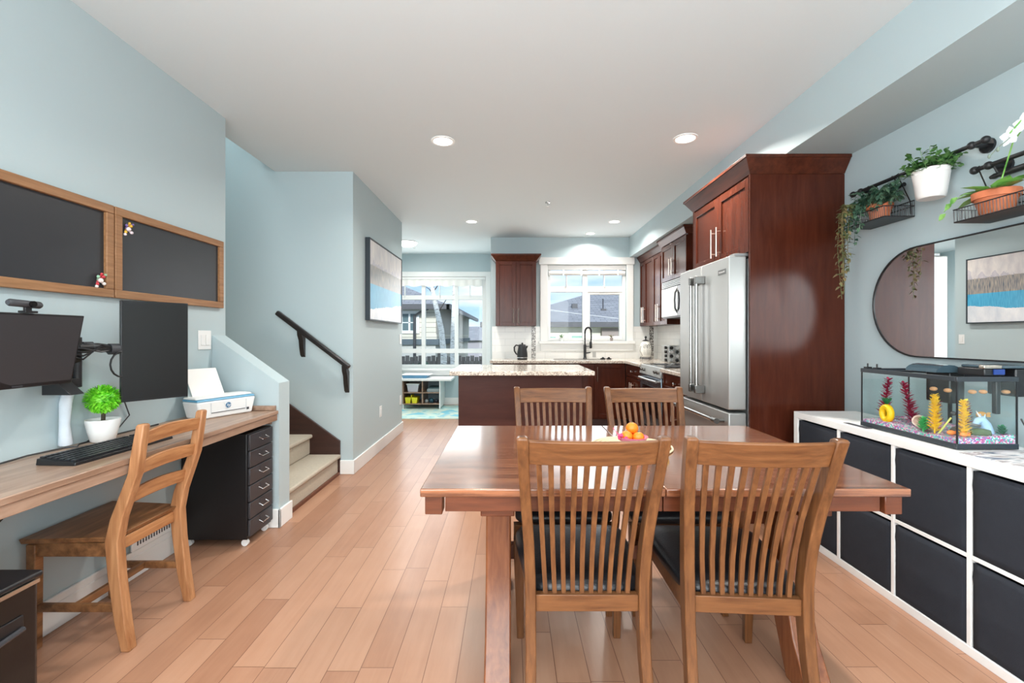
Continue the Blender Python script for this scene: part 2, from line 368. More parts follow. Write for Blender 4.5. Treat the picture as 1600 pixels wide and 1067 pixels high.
def text_mesh(name, txt, size, mat, parent, xf, extrude=0.0004, shear=0.0, align='CENTER'):
    cu = bpy.data.curves.new(name, 'FONT'); cu.body = txt; cu.size = size; cu.extrude = extrude; cu.shear = shear; cu.align_x = align; cu.align_y = 'CENTER'
    tmp = bpy.data.objects.new('tmp_text', cu); COL.objects.link(tmp)
    dg = bpy.context.evaluated_depsgraph_get(); me = bpy.data.meshes.new_from_object(tmp.evaluated_get(dg))
    bpy.data.objects.remove(tmp); bpy.data.curves.remove(cu)
    base = Vector((0, 0, 0)); q = parent
    while q is not None: base += q.location; q = q.parent
    me.transform(Matrix.Translation(-base) @ xf); me.materials.clear(); me.materials.append(mat)
    ob = bpy.data.objects.new(name, me); COL.objects.link(ob); ob.parent = parent
    return ob
def frame_xf(o, u, n):   # local x along u, local y along outward normal n, z up
    u = Vector(u).normalized(); n = Vector(n).normalized()
    return Matrix(((u.x, n.x, 0, o[0]), (u.y, n.y, 0, o[1]), (u.z, n.z, 1, o[2]), (0, 0, 0, 1)))
def text_xf(o, right, up):
    r = Vector(right).normalized(); u = Vector(up).normalized(); n = r.cross(u)
    return Matrix(((r.x, u.x, n.x, o[0]), (r.y, u.y, n.y, o[1]), (r.z, u.z, n.z, o[2]), (0, 0, 0, 1)))
# ================================================================== SETTING
XL, XR, H = -1.94, 2.21, 2.72
struct('floor', MB().box(-4.6, 2.4, -1.7, 8.35, -0.08, 0.0), M['floor'])
mb = MB(); mb.box(-2.10, 2.4, -1.7, 3.09, H, H+.12); mb.box(-2.12, 2.4, 3.09, 4.09, H, H+.12); mb.box(-1.42, 2.4, 4.09, 8.35, H, H+.12); mb.box(-3.3, -1.42, 4.2, 8.35, H, H+.12)
struct('ceiling', mb, M['ceiling'])
struct('wall_left', MB().box(-2.10, XL, -1.7, 3.09, 0, H), M['wall'])
struct('wall_right', MB().box(XR, XR+.12, -1.7, 6.95, 0, H), M['wall'])
struct('wall_pony', MB().prism([(XL, 0), (-1.505, 0), (-1.505, .935), (XL, 1.245)], 'y', 2.95, 3.09), M['wall'])
mb = MB(); mb.box(-4.6, -1.42, 4.09, 4.2, 0, 5); struct('wall_stairwell', mb, M['wall'])
mb = MB(); mb.box(-4.6, -2.10, 2.97, 3.09, 0, 5); mb.box(-2.24, -2.12, 3.09, 4.09, H+.12, 5); mb.box(-4.6, -4.5, 3.09, 4.09, 0, 5); mb.box(-4.6, -2.1, 2.97, 4.2, 5, 5.1)
struct('wall_stairwell_inner', mb, M['wall'])
struct('wall_hall', MB().box(-1.53, -1.42, 4.2, 5.93, 0, H), M['wall'])
struct('wall_nook_front', MB().box(-3.3, -1.53, 5.82, 5.93, 0, H), M['wall'])
struct('wall_nook_left', MB().box(-3.4, -3.28, 5.93, 8.35, 0, H), M['wall'])
struct('wall_partition', MB().box(-.30, -.17, 6.95, 8.35, 0, H), M['wall'])
def holed(x0, x1, y0, y1, z1, hx0, hx1, hz0, hz1):
    mb = MB(); mb.box(x0, hx0, y0, y1, 0, z1); mb.box(hx1, x1, y0, y1, 0, z1); mb.box(hx0, hx1, y0, y1, 0, hz0); mb.box(hx0, hx1, y0, y1, hz1, z1); return mb
struct('wall_kitchen', holed(-.30, XR, 6.82, 6.95, H, .553, 1.735, 1.165, 2.307), M['wall'])
struct('wall_nook_back', holed(-3.3, -.30, 8.21, 8.35, H, -3.0, -.44, .66, 2.32), M['wall'])
struct('wall_behind', holed(-2.1, XR, -1.75, -1.63, H, -1.25, 1.95, .45, 2.45), M['wall'])
struct('ceiling_soffit', MB().box(1.78, XR, -1.63, 6.82, 2.42, H), M['wall'])
o = struct('sun_block_panel', MB().box(-1.24, 1.94, -1.74, -1.70, .46, 2.44), M['white'])  # opaque white panel, unseen, added to keep the sun out of the room
# back window frame of the room, behind the camera
mb = MB(); mb.box(-1.33, 2.03, -1.63, -1.61, 2.45, 2.54); mb.box(-1.33, 2.03, -1.63, -1.61, .36, .45); mb.box(-1.33, -1.25, -1.63, -1.61, .45, 2.45); mb.box(1.95, 2.03, -1.63, -1.61, .45, 2.45)
struct('trim_back_window', mb, M['trim'])
# baseboards
mb = MB(); mb.box(XL, XL+.014, -1.63, 2.95, 0, .14); mb.box(XL, XL+.018, -1.63, 2.95, 0, .11); struct('baseboard_left', mb, M['trim'], bevel=.004)
mb = MB(); mb.box(-1.505, -1.49, 2.935, 3.105, 0, .12); mb.box(-1.6, -1.49, 2.935, 2.95, 0, .12); struct('baseboard_pony', mb, M['trim'], bevel=.004)
mb = MB(); mb.box(-1.42, -1.404, 4.075, 5.945, 0, .125); mb.box(-1.535, -1.404, 4.074, 4.09, 0, .125); struct('baseboard_hall', mb, M['trim'], bevel=.004)
struct('baseboard_nook', MB().box(-3.28, -.30, 8.195, 8.21, 0, .13), M['trim'], bevel=.004)
# windows
def window(name, x0, x1, z0, z1, y, frames, panes, sill=None):
    root = MB()
    for f in frames: root.box(f[0], f[1], y-.03+f[4], y+.03+f[4], f[2], f[3])
    w = struct(name, root, M['trim'], bevel=.003)
    p = MB()
    for q in panes: p.box(q[0], q[1], y-.003, y+.003, q[2], q[3])
    p.build('pane', M['glass'], w)
    return w
# nook window: X -3.0 .. -.44
fr = []
xs = [(-3.0, -2.93), (-2.27, -2.22), (-1.62, -1.55), (-1.02, -.95), (-.52, -.44)]
for a, b in xs: fr.append((a, b, .66, 2.32, 0))
for a, b in ((.66, .72), (.93, 1.01), (1.90, 1.98), (2.26, 2.32)): fr.append((-3.0, -.44, a, b, .004))
for x in (-2.6, -1.92, -1.29, -.74): fr.append((x-.008, x+.008, 1.94, 2.3, -.02))
w1 = window('window_1', 0, 0, 0, 0, 8.28, fr, [(-2.95, -.5, .7, 2.3)])
mb = MB(); mb.box(-3.1, -.36, 8.185, 8.21, 2.31, 2.40); mb.box(-.45, -.36, 8.185, 8.21, .66, 2.32); mb.box(-3.1, -3.0, 8.185, 8.21, .66, 2.32); mb.box(-3.15, -.34, 8.12, 8.23, .625, .66); mb.box(-3.1, -.36, 8.19, 8.21, .53, .625)
struct('trim_1', mb, M['trim'], bevel=.004)
fr = [(.553, .60, 1.165, 2.307, 0), (1.69, 1.735, 1.165, 2.307, 0), (1.085, 1.16, 1.165, 2.25, -.004), (.553, 1.735, 1.165, 1.21, .004), (.553, 1.735, 1.905, 1.99, .006), (.553, 1.735, 2.25, 2.307, .004)]
fr += [(.835, .85, 1.98, 2.27, -.02), (1.405, 1.42, 1.98, 2.27, -.02), (1.16, 1.20, 1.2, 1.91, .02), (1.65, 1.69, 1.2, 1.91, .02), (1.16, 1.69, 1.2, 1.24, .022), (1.16, 1.69, 1.87, 1.905, .022)]
w2 = window('window_2', 0, 0, 0, 0, 6.90, fr, [(.58, 1.71, 1.19, 2.29)])
mb = MB(); mb.box(.442, .553, 6.79, 6.82, 1.165, 2.31); mb.box(1.735, 1.835, 6.79, 6.82, 1.165, 2.31); mb.box(.42, 1.85, 6.78, 6.82, 2.31, 2.418)
mb.box(.42, 1.85, 6.74, 6.88, 1.125, 1.165); mb.box(.442, 1.835, 6.79, 6.82, 1.02, 1.125)
struct('trim_2', mb, M['trim'], bevel=.004)

# stairs
mb = MB(); 
for i in range(10):
    x = -1.55-.25*i; z = .18*(i+1)
    mb.box(-4.5, x, 3.09, 4.09, z-.18, z-.03); mb.box(-4.5, x+.025, 3.09, 4.09, z-.035, z)
st = struct('stairs', mb, M['carpet'], bevel=.012)
struct('trim_stair_foot', MB().box(-1.55, -1.53, 3.1, 4.07, 0, .022), M['tabled'])
mb = MB().prism([(-1.53, .0), (-1.53, .30), (-3.6, 1.81), (-3.6, 1.3)], 'y', 4.068, 4.09); struct('trim_stair_skirt', mb, M['skirt'], bevel=.003)
# handrail
hr = thing('handrail', 'dark espresso wooden handrail sloping down the stairwell wall', 'handrail', (-1.74, 4.09, .74))
d = Vector((-1.425, 4.015, .962))-Vector((-2.067, 4.015, 1.45)); L = d.length
a = math.atan2(-d.z, d.x)
xf = Matrix.Translation((-2.067, 4.015, 1.45)) @ Matrix.Rotation(a, 4, 'Y')
mb = MB(xf); mb.box(0, L, -.022, .022, -.022, .022); mb.build('rail', M['rail'], hr, bevel=.012, seg=3)
for bx, bz in ((-1.865, 1.30), (-1.47, 0.98)):
    mb = MB()
    prof = [(4.0, bz), (4.005, bz-.05), (4.035, bz-.10), (4.045, bz-.16), (4.065, bz-.23), (4.088, bz-.25), (4.09, bz-.06), (4.05, bz-.02), (4.04, bz+.0)]
    mb.prism(prof, 'x', bx-.02, bx+.02); mb.build('bracket', M['rail'], hr, bevel=.003)

# ================================================================== OUTSIDE
g = MB().box(-40, 40, 9.0, 90, -2.2, -2.0); o = g.build('ground', plain('lawn', rgb(120, 130, 96), .9, var=.2, vscale=3)); o['kind'] = 'structure'
def extwin(h, x0, x1, z0, z1, y, glass, bars=True):
    f = MB(); f.box(x0-.1, x1+.1, y-.06, y, z0-.1, z0); f.box(x0-.1, x1+.1, y-.06, y, z1, z1+.1); f.box(x0-.1, x0, y-.06, y, z0, z1); f.box(x1, x1+.1, y-.06, y, z0, z1)
    if bars: f.box((x0+x1)/2-.03, (x0+x1)/2+.03, y-.05, y, z0, z1); f.box(x0, x1, y-.05, y, z0+(z1-z0)*.45, z0+(z1-z0)*.5)
    wf = f.build('window', M['trim'], h); p = MB().box(x0, x1, y-.03, y-.01, z0, z1); p.build('pane', glass, wf)
h1 = thing('house', 'beige neighbour house with hip roof seen through the nook window behind birch trunks', 'house', (-5, 20, -2))
MB().box(-12, -2.45, 14.8, 26, -2, 1.14).build('lower_wall', plain('white_siding', rgb(222, 221, 215), .8), h1)
MB().box(-12, -2.40, 14.75, 26, 1.14, 2.25).build('wall', [M['siding']], h1)
MB().box(-2.42, -2.39, 14.75, 26, 1.30, 2.25).build('side_wall', M['sidingv'], h1)
MB().box(-12, -2.33, 14.68, 26.05, 0.96, 1.14).build('band', plain('slate_band', rgb(92, 104, 112), .7), h1)
mb = MB(); e = .55
mb.add([(-12.5, 14.2, 2.22), (-1.95, 14.2, 2.22), (-1.95, 26.5, 2.22), (-12.5, 26.5, 2.22), (-9, 18.5, 3.75), (-5.5, 18.5, 3.75), (-5.5, 22.5, 3.75), (-9, 22.5, 3.75)],
       [(0, 1, 5, 4), (1, 2, 6, 5), (2, 3, 7, 6), (3, 0, 4, 7), (4, 5, 6, 7), (3, 2, 1, 0)])
mb.build('roof', M['roof'], h1)
mb = MB(); mb.box(-12.5, -1.9, 14.12, 14.24, 2.08, 2.24); mb.box(-2.0, -1.88, 14.12, 26.5, 2.08, 2.24); mb.tube([(-2.6, 14.2, 2.1), (-3.1, 14.65, 1.9), (-3.1, 14.65, 0)], .05); mb.build('gutter', plain('dark_gutter', rgb(66, 66, 70), .5), h1)
extwin(h1, -3.5, -3.06, 1.42, 1.96, 14.75, M['extglass'])
extwin(h1, -6.5, -5.6, 1.3, 1.96, 14.75, M['extglass'])
h2 = thing('house', 'neighbour house with grey shingle roof filling the kitchen window view', 'house', (5, 17, -2))
MB().box(-.3, 12, 14.6, 24, -2, 1.62).build('wall', M['siding'], h2)
MB().box(2.9, 12, 14.45, 14.6, -2, 1.62).build('bay_wall', plain('taupe_siding', rgb(150, 138, 132), .8), h2)
mb = MB(); mb.add([(-.9, 14.2, 1.62), (12.5, 14.2, 1.62), (12.5, 27, 1.62), (-.9, 27, 1.62), (4.2, 20, 3.32), (9, 20, 3.32)], [(0, 1, 5, 4), (1, 2, 5), (2, 3, 4, 5), (3, 0, 4), (3, 2, 1, 0)]); mb.build('roof', M['roof'], h2)
MB().box(-.95, 12.5, 14.1, 14.22, 1.52, 1.68).build('gutter', MATS['dark_gutter'], h2)
MB().box(-.9, 12.5, 14.22, 14.6, 1.50, 1.56).build('soffit', plain('cream_soffit', rgb(206, 198, 168), .8), h2)
extwin(h2, 1.12, 1.45, .55, 1.22, 14.6, M['extgreen'], False)
extwin(h2, 1.95, 2.35, .55, 1.25, 14.6, M['extgreen'], False)
MB().box(3.1, 3.65, 14.42, 14.45, .7, 1.2).build('window', plain('dark_blind', rgb(104, 102, 108), .5), h2)
for vx, vy, vz in ((3.5, 19.3, 3.2), (2.3, 16.4, 2.38), (1.1, 15.6, 2.1)):
    mb = MB(); mb.box(vx-.10, vx+.10, vy-.1, vy+.1, vz-.15, vz+.02); mb.build('roof_vent', MATS['dark_gutter'], h2)
mb = MB(); mb.tube([(3.25, 16, 2.1), (3.25, 16, 2.55)], .022); mb.box(3.18, 3.36, 15.95, 16.05, 2.12, 2.2); mb.build('vent_pipe', MATS['dark_gutter'], h2)
o = MB().tube([(-.8, 14.0, 2.3), (1.9, 14.0, 1.95), (3.3, 14.0, 1.78), (6, 14.0, 1.69)], .012).build('service_cable', plain('cable_grey', rgb(190, 190, 192), .6), h2)
h3 = thing('house', 'low distant grey-roofed building at the right of the nook window view', 'house', (-4, 38, -2))
MB().box(-9, -2.3, 36, 42, -2, .9).build('wall', plain('far_wall', rgb(150, 148, 156), .8), h3)
MB().hexa([(-9.5, 35.5, .9), (-1.6, 35.5, .9), (-1.6, 42, .9), (-9.5, 42, .9)], [(-8, 39, 2.05), (-2.4, 39, 2.05), (-2.4, 39.5, 2.05), (-8, 39.5, 2.05)]).build('roof', M['roof'], h3)
# fence
fe = thing('fence', 'weathered board fence standing low behind the birch trunks', 'fence', (-2.6, 12.6, -2))
mb = MB()
for i in range(34): mb.box(-4.6+i*.12, -4.6+i*.12+.105, 12.6, 12.62, -2, .66+.02*(i % 3))
mb.build('boards', wood('grey_fence', rgb(92, 84, 78), rgb(146, 138, 130), 'Z', 1, .9, 8), fe)
for i in range(4):
    MB().box(-4.62+i*1.3, -4.52+i*1.3, 12.52, 12.6, -2, .8).build('post', MATS['grey_fence'], fe)
MB().box(-4.6, -.5, 12.54, 12.6, .45, .55).build('rail', MATS['grey_fence'], fe)
# birches
bark = cells('birch_bark', [rgb(60, 56, 52), rgb(222, 220, 214), rgb(238, 236, 232), rgb(200, 196, 188)], 6, .8, 'noise', stretch=(1, 1, 5))
for k, (pts, lab) in enumerate((([(-1.58, 10.6, -2), (-1.56, 10.6, .8), (-1.62, 10.6, 1.4), (-1.78, 10.6, 2.1), (-1.98, 10.6, 3.2), (-2.1, 10.6, 4.4)], 'white birch trunk leaning left outside the nook window'),
                             ([(-1.40, 11.5, -2), (-1.46, 11.5, .9), (-1.42, 11.5, 2.2), (-1.38, 11.5, 3.4), (-1.34, 11.5, 4.6)], 'straight white birch trunk just right of the leaning one'))):
    t = thing('birch_tree', lab, 'tree', (pts[0][0], pts[0][1], -2))
    MB().tube(pts, [.085, .075, .065, .055, .04, .02][:len(pts)], 10).build('trunk', bark, t)
    mb = MB()
    for j in range(9):
        z = 2.0+j*.26; i0 = Vector(pts[2]).lerp(Vector(pts[-1]), (z-1.6)/3.0); s = -1 if j % 2 else 1
        mb.tube([i0, i0+Vector((s*.18, random.uniform(-.1, .1), .28)), i0+Vector((s*.42, random.uniform(-.2, .2), .42))], [.014, .009, .004], 5)
    mb.build('branches', plain('birch_twig', rgb(66, 56, 50), .8), t)
def bushmesh(c, r, n, L, w, jit=1.0):
    mb = MB()
    for i in range(n):
        v = Vector((random.gauss(0, 1), random.gauss(0, 1), random.gauss(0, 1))).normalized(); q = random.uniform(.55, 1)*jit
        p = Vector((c[0]+v.x*r[0]*q, c[1]+v.y*r[1]*q, c[2]+v.z*r[2]*q))
        mb.leaf(p, v+Vector((random.uniform(-.6, .6), random.uniform(-.6, .6), random.uniform(-.5, .5))), L*random.uniform(.7, 1.2), w)
    return mb
for k, (x, y, z, r, lab) in enumerate(((-4.4, 11.75, -.1, 1.0, 'dark green hedge low behind the left panes of the nook window'), (-2.35, 11.85, -.2, .85, 'dark green shrub at the foot of the birch trunks'))):
    t = thing('shrub', lab, 'shrub', (x, y, -2)); mb = MB()
    for a in (-.2, 0, .2): mb.tube([(x+a, y, -2), (x+a*2, y, z)], .03, 6)
    mb.build('stem', MATS['birch_twig'], t); bushmesh((x, y, z-.3), (r, .38, .95), 900, .16, .1).build('foliage', M['leafdark'], t)
# ================================================================== LEFT SIDE: DESK
dk = thing('desk', 'long wood-laminate wall desk running under the two blackboards', 'desk', (-1.72, 1.9, 0))
MB().box(XL, -1.505, .8, 2.945, .735, .76).build('desktop', M['desk'], dk, bevel=.004)
MB().box(-1.55, -1.512, .8, 2.945, .695, .734).build('front_rail', M['desk'], dk, bevel=.002)
MB().box(-1.93, -1.52, 2.925, 2.947, .761, .79).build('end_strip', M['desk'], dk, bevel=.002)
mb = MB(); mb.box(-1.9, -1.55, 2.932, 2.949, .67, .734); mb.box(XL, -1.90, .8, 2.9, .69, .734); mb.build('wall_batten', M['desk'], dk)
MB().box(-1.9, -1.56, .8, .84, 0, .734).build('leg', M['desk'], dk)

# drawer unit
du = thing('drawer_unit', 'black metal six-drawer cabinet on casters under the desk end', 'drawer unit', (-1.73, 2.8, 0))
MB().box(-1.93, -1.545, 2.66, 2.93, .045, .665).build('case', M['helmer'], du, bevel=.004)
zs = [.06+i*.1005 for i in range(7)]
for i in range(6):
    dr = MB().box(-1.545, -1.53, 2.668, 2.922, zs[i]+.003, zs[i+1]-.003).build('drawer', M['drawer'], du, bevel=.003)
    zc = zs[i]+.062
    mb = MB(); mb.tube([(-1.53, 2.765, zc), (-1.508, 2.765, zc-.012), (-1.508, 2.835, zc-.012), (-1.53, 2.835, zc)], .0035, 6); mb.build('handle', M['chrome'], dr)
    MB().box(-1.5305, -1.527, 2.775, 2.825, zc+.004, zc+.024).build('label_holder', M['drawer'], dr)
for x in (-1.9, -1.57):
    for y in (2.69, 2.90):
        mb = MB(); mb.tube([(x, y-.01, .02), (x, y+.01, .02)], .02, 12); mb.box(x-.008, x+.008, y-.008, y+.008, .03, .05); mb.build('caster', M['whiteplastic'], du)

# blackboards
def board(y0, y1, lab):
    t = thing('blackboard', lab, 'blackboard', (XL, (y0+y1)/2, 1.42)); z0, z1 = 1.425, 1.868; w = .04
    mb = MB()
    for a in ((y0, y1, z0, z0+w), (y0, y1, z1-w, z1), (y0, y0+w, z0+w, z1-w), (y1-w, y1, z0+w, z1-w)): mb.box(XL+.001, XL+.028, *a)
    mb.build('frame', M['frame_wood'], t, bevel=.003)
    MB().box(XL+.002, XL+.012, y0+w-.002, y1-w+.002, z0+w-.002, z1-w+.002).build('writing_surface', M['chalk'], t)
board(1.36, 2.192, 'wood-framed blackboard above the landscape monitor, cut off by the photo edge')
board(2.20, 3.03, 'wood-framed blackboard above the portrait monitor, nearest the stairs')
def figure_magnet(y, z, lab, cols):
    t = thing('figure_magnet', lab, 'magnet', (XL+.013, y, z-.03))
    mats = [plain('toy_%d' % i, c, .4) for i, c in cols]
    sp = [(0, 0, .011, 0), (.014, .018, .008, 1), (-.012, .016, .007, 2), (.018, -.014, .008, 0), (-.016, -.018, .007, 1), (.026, .028, .006, 2), (-.02, -.03, .007, 0), (.006, .03, .006, 1)]
    mb = MB()
    for a, b, r, m in sp: mb.m = m; mb.ball((XL+.013+.014, y+a, z+b), r, 8, 6); mb.tube([(XL+.012, y, z), (XL+.027, y+a, z+b)], .004, 5)
    mb.build('body', mats, t)
figure_magnet(2.275, 1.775, 'small white, yellow and violet toy magnet in a blackboard corner near the ceiling', [(0, rgb(226, 214, 220)), (1, rgb(216, 170, 60)), (2, rgb(110, 90, 150))])
figure_magnet(2.12, 1.50, 'small red and white toy magnet low on the blackboard above the landscape monitor', [(3, rgb(230, 220, 214)), (4, rgb(200, 60, 70)), (5, rgb(150, 190, 160))])

# monitors
mt = thing('monitor', 'black landscape monitor at the photo edge, showing a dark screen', 'monitor', (-1.74, 1.6, 1.05))
mb = MB(); mb.hexa([(-1.795, 1.30, 1.052), (-1.77, 1.30, 1.052), (-1.77, 1.832, 1.052), (-1.795, 1.832, 1.052)], [(-1.755, 1.30, 1.322), (-1.73, 1.30, 1.322), (-1.73, 1.845, 1.322), (-1.755, 1.845, 1.322)])
mb.build('housing', M['black'], mt, bevel=.003)
mb = MB(); mb.hexa([(-1.771, 1.306, 1.066), (-1.7685, 1.306, 1.066), (-1.7675, 1.826, 1.066), (-1.771, 1.826, 1.066)], [(-1.7345, 1.306, 1.315), (-1.7295, 1.306, 1.315), (-1.7295, 1.838, 1.315), (-1.7345, 1.838, 1.315)])
mb.build('screen', plain('landscape_screen', rgb(52, 52, 55), .35), mt)
mb = MB(); mb.box(-1.7685, -1.7665, 1.61, 1.645, 1.056, 1.061); mb.build('logo', M['drawer'], mt)
# portrait monitor: from (-1.80,2.10) to (-1.655,2.325)
m2 = thing('monitor', 'tall black portrait monitor on a wall arm between plant and printer', 'monitor', (-1.74, 2.21, .93))
u = Vector((.150, .225, 0)); u.normalize(); nn = Vector((u.y, -u.x, 0))
xf = Matrix(((u.x, nn.x, 0, -1.802), (u.y, nn.y, 0, 2.10), (0, 0, 1, .932), (0, 0, 0, 1)))
MB(xf).box(0, .272, -.022, 0, 0, .475).build('housing', M['black'], m2, bevel=.003)
MB(xf).box(.005, .267, -.001, .0015, .012, .465).build('screen', M['screen'], m2)
# arm
ar = thing('dual_monitor_mount', 'black articulated double monitor arm fixed to the wall behind the monitors', 'monitor arm', (-1.9, 1.95, 1.05))
mb = MB(); mb.box(XL+.001, -1.89, 1.93, 1.99, 1.05, 1.22); mb.tube([(-1.865, 1.955, 1.02), (-1.865, 1.955, 1.235)], .016, 12); mb.build('post', M['blackmatte'], ar, bevel=.003)
mb = MB().prism([(-1.90, 1.0), (-1.78, 1.0), (-1.86, 1.07), (-1.90, 1.07)], 'y', 1.84, 1.90); mb.box(-1.91, -1.85, 1.88, 1.96, 1.03, 1.06); mb.build('bracket', M['blackmatte'], ar, bevel=.002)
mb = MB(); mb.tube([(-1.865, 1.955, 1.19), (-1.85, 2.03, 1.19), (-1.818, 2.17, 1.17)], [.02, .02, .016], 10); mb.tube([(-1.818, 2.18, 1.14), (-1.818, 2.18, 1.20)], .017, 10); mb.build('arm', M['blackmatte'], ar)
mb = MB(); mb.tube([(-1.865, 1.955, 1.14), (-1.86, 1.80, 1.18), (-1.80, 1.70, 1.18)], [.02, .02, .016], 10); mb.build('arm', M['blackmatte'], ar)
for yy, r in ((2.0, .026), (2.09, .026)):
    p = Vector((-1.852, 2.0, 1.19)).lerp(Vector((-1.775, 2.19, 1.17)), (yy-2.0)/.19)+Vector((-.012, 0, 0)); MB().tube([p-Vector((.006, .016, 0)), p+Vector((.006, .016, 0))], r, 10).build('cable_clip', M['darkgrey'], ar)
cb = MB()
for k in range(4): cb.tube([(-1.865, 1.88+k*.01, 1.16+k*.01), (-1.835, 1.95, 1.14+.015*k), (-1.83, 2.03, 1.20-.01*k), (-1.79, 2.15, 1.165+.006*k)], .004, 5)
cb.build('cables', M['black'], ar)
lp = MB(); pts = [(-1.80, 2.14, 1.17)]+[(-1.80-.01*math.sin(t), 2.11-.07*math.sin(t)*.8, 1.11+.06*math.cos(t)) for t in [PI*i/8 for i in range(9)]]+[(-1.79, 2.14, 1.045)]
o = lp.tube(pts, .004, 6).build('cable_loop', M['black'], ar)
# webcam
wc = thing('webcam', 'black webcam clipped on top of the landscape monitor', 'webcam', (-1.745, 1.66, 1.322))
mb = MB(); mb.tube([(-1.735, 1.567, 1.357), (-1.735, 1.573, 1.357), (-1.735, 1.672, 1.353), (-1.735, 1.678, 1.353)], [.009, .013, .013, .009], 16); mb.build('body', M['darkgrey'], wc)
MB().tube([(-1.722, 1.635, 1.355), (-1.714, 1.635, 1.355)], .011, 14).build('lens', M['blackgloss'], wc)
mb = MB(); mb.box(-1.75, -1.72, 1.612, 1.655, 1.323, 1.331); mb.box(-1.742, -1.732, 1.622, 1.645, 1.33, 1.345); mb.build('clip', M['black'], wc, bevel=.002)

# cables and sleeve
mb = MB(); mb.tube([(-1.915, 1.98, 1.05), (-1.92, 1.96, .95), (-1.905, 1.94, .86), (-1.915, 1.955, .775)], [.018, .022, .018, .024], 10)
tag(mb.build('cable_sleeve', plain('white_sleeve', rgb(206, 214, 222), .7, var=.08, vscale=30)), 'pale fabric cable sleeve hanging between the monitors down to the desk', 'cable sleeve')
mb = MB(); mb.tube([(-1.92, 1.0, .764), (-1.905, 1.4, .765), (-1.90, 1.65, .764), (-1.915, 1.80, .766), (-1.90, 1.93, .765), (-1.86, 1.95, .767), (-1.90, 2.0, .765), (-1.915, 2.2, .764), (-1.90, 2.45, .765)], .0035, 6)
tag(mb.build('power_cable', M['black']), 'black cable lying along the back edge of the desk', 'cable')
mb = MB(); mb.tube([(-1.925, 2.25, .95), (-1.93, 2.3, .84), (-1.92, 2.22, .785), (-1.91, 2.05, .766)], .003, 6)
tag(mb.build('monitor_cable', M['darkgrey']), 'thin dark cable curving down the wall below the portrait monitor', 'cable')

# topiary
tp = thing('topiary_plant', 'green ball topiary in a ribbed white pot on the desk', 'plant', (-1.862, 2.075, .76))
cx, cy = -1.862, 2.075
rings = []
mb = MB(); seg = 72
prof = [(.040, .0), (.044, .004), (.055, .05), (.064, .095), (.064, .101), (.058, .101), (.057, .088)]
for r, h in prof:
    rings.append([(cx+(r*(1+(.015 if k % 2 else -.015)*(0.0 if h > .09 or h < .002 else 1)))*math.cos(2*PI*k/seg), cy+(r*(1+(.015 if k % 2 else -.015)*(0 if h > .09 or h < .002 else 1)))*math.sin(2*PI*k/seg), .761+h) for k in range(seg)])
mb.loft(rings).build('pot', M['whiteplastic'], tp, ang=60)
MB().lathe([(.056, .085), (.03, .091), (.0, .093)], (cx, cy, .761), 20).build('moss', plain('gravel_fill', rgb(150, 140, 120), .9), tp)
MB().tube([(cx, cy, .84), (cx+.003, cy, .90)], .008, 8).build('stem', plain('stem_brown', rgb(52, 44, 30), .7), tp)
mb = MB(); mb.m = 0; mb.ball((cx, cy, .952), (.055, .055, .05), 14, 9)
for i in range(520):
    k = (i+.5)/520; ph = math.acos(1-2*k); th = PI*(1+5**.5)*i; v = Vector((math.sin(ph)*math.cos(th), math.sin(ph)*math.sin(th), math.cos(ph)))
    p = Vector((cx+v.x*.050, cy+v.y*.050, .952+v.z*.046))
    mb.leaf(p, v+Vector((random.uniform(-.5, .5), random.uniform(-.5, .5), random.uniform(-.4, .5))), .024, .010, .1)
mb.build('foliage', M['leafbright'], tp, ang=10)

# keyboard
kb = thing('keyboard', 'black full-size keyboard lying on the desk behind the ladder-back chair', 'keyboard', (-1.665, 1.91, .76))
kf = Matrix.Translation((-1.67, 1.905, .761)) @ Matrix.Rotation(math.radians(-3), 4, 'Z')
mb = MB(kf); mb.hexa([(-.078, -.227, 0), (.078, -.227, 0), (.078, .227, 0), (-.078, .227, 0)], [(-.076, -.225, .024), (.076, -.225, .012), (.076, .225, .012), (-.076, .225, .024)]); mb.build('case', M['black'], kb, bevel=.002)
mb = MB(kf); mb2 = MB(kf)
for r in range(6):
    y = -.215
    x = -.062+r*.0235+(0.0 if r else -.004)
    while y < .212:
        w = .0175 if not (r == 5 and -.14 < y < -.02) else .11
        if not (.068 < y < .078 or .138 < y < .146):
            zt = .024-(x+.076)/.152*.012
            (mb if y < .074 else mb2).box(x-.0085, x+.0085, y, min(y+w-.0025, .214), zt, zt+.006)
        y += w+.0012
mb.build('main_keys', plain('key_black', rgb(34, 36, 40), .4), kb); mb2.build('number_pad', MATS['key_black'], kb)

# printer
A = Vector((-1.765, 2.575, .761)); B = Vector((-1.635, 2.875, .761)); u = (B-A).normalized(); nn = Vector((u.y, -u.x, 0)); PW = (B-A).length+.012
pr = thing('printer', 'small white and blue inkjet printer holding paper on the desk end', 'printer', (-1.75, 2.75, .76))
xf = Matrix(((u.x, nn.x, 0, A.x), (u.y, nn.y, 0, A.y), (0, 0, 1, .761), (0, 0, 0, 1)))
mb = MB(xf); mb.hexa([(.01, -.135, 0), (PW-.01, -.135, 0), (PW-.01, -.004, 0), (.01, -.004, 0)][::1], [(-.012, -.14, .10), (PW+.012, -.14, .10), (PW+.012, 0, .10), (-.012, 0, .10)]); mb.build('body', M['whiteplastic'], pr, bevel=.01, seg=3)
mb = MB(xf); mb.hexa([(-.011, -.14, .101), (PW+.011, -.14, .101), (PW+.011, -.001, .101), (-.011, -.001, .101)], [(-.006, -.14, .113), (PW+.006, -.14, .113), (PW+.006, -.012, .113), (-.006, -.012, .113)]); mb.build('control_band', plain('printer_blue', rgb(84, 150, 184), .3), pr, bevel=.004)
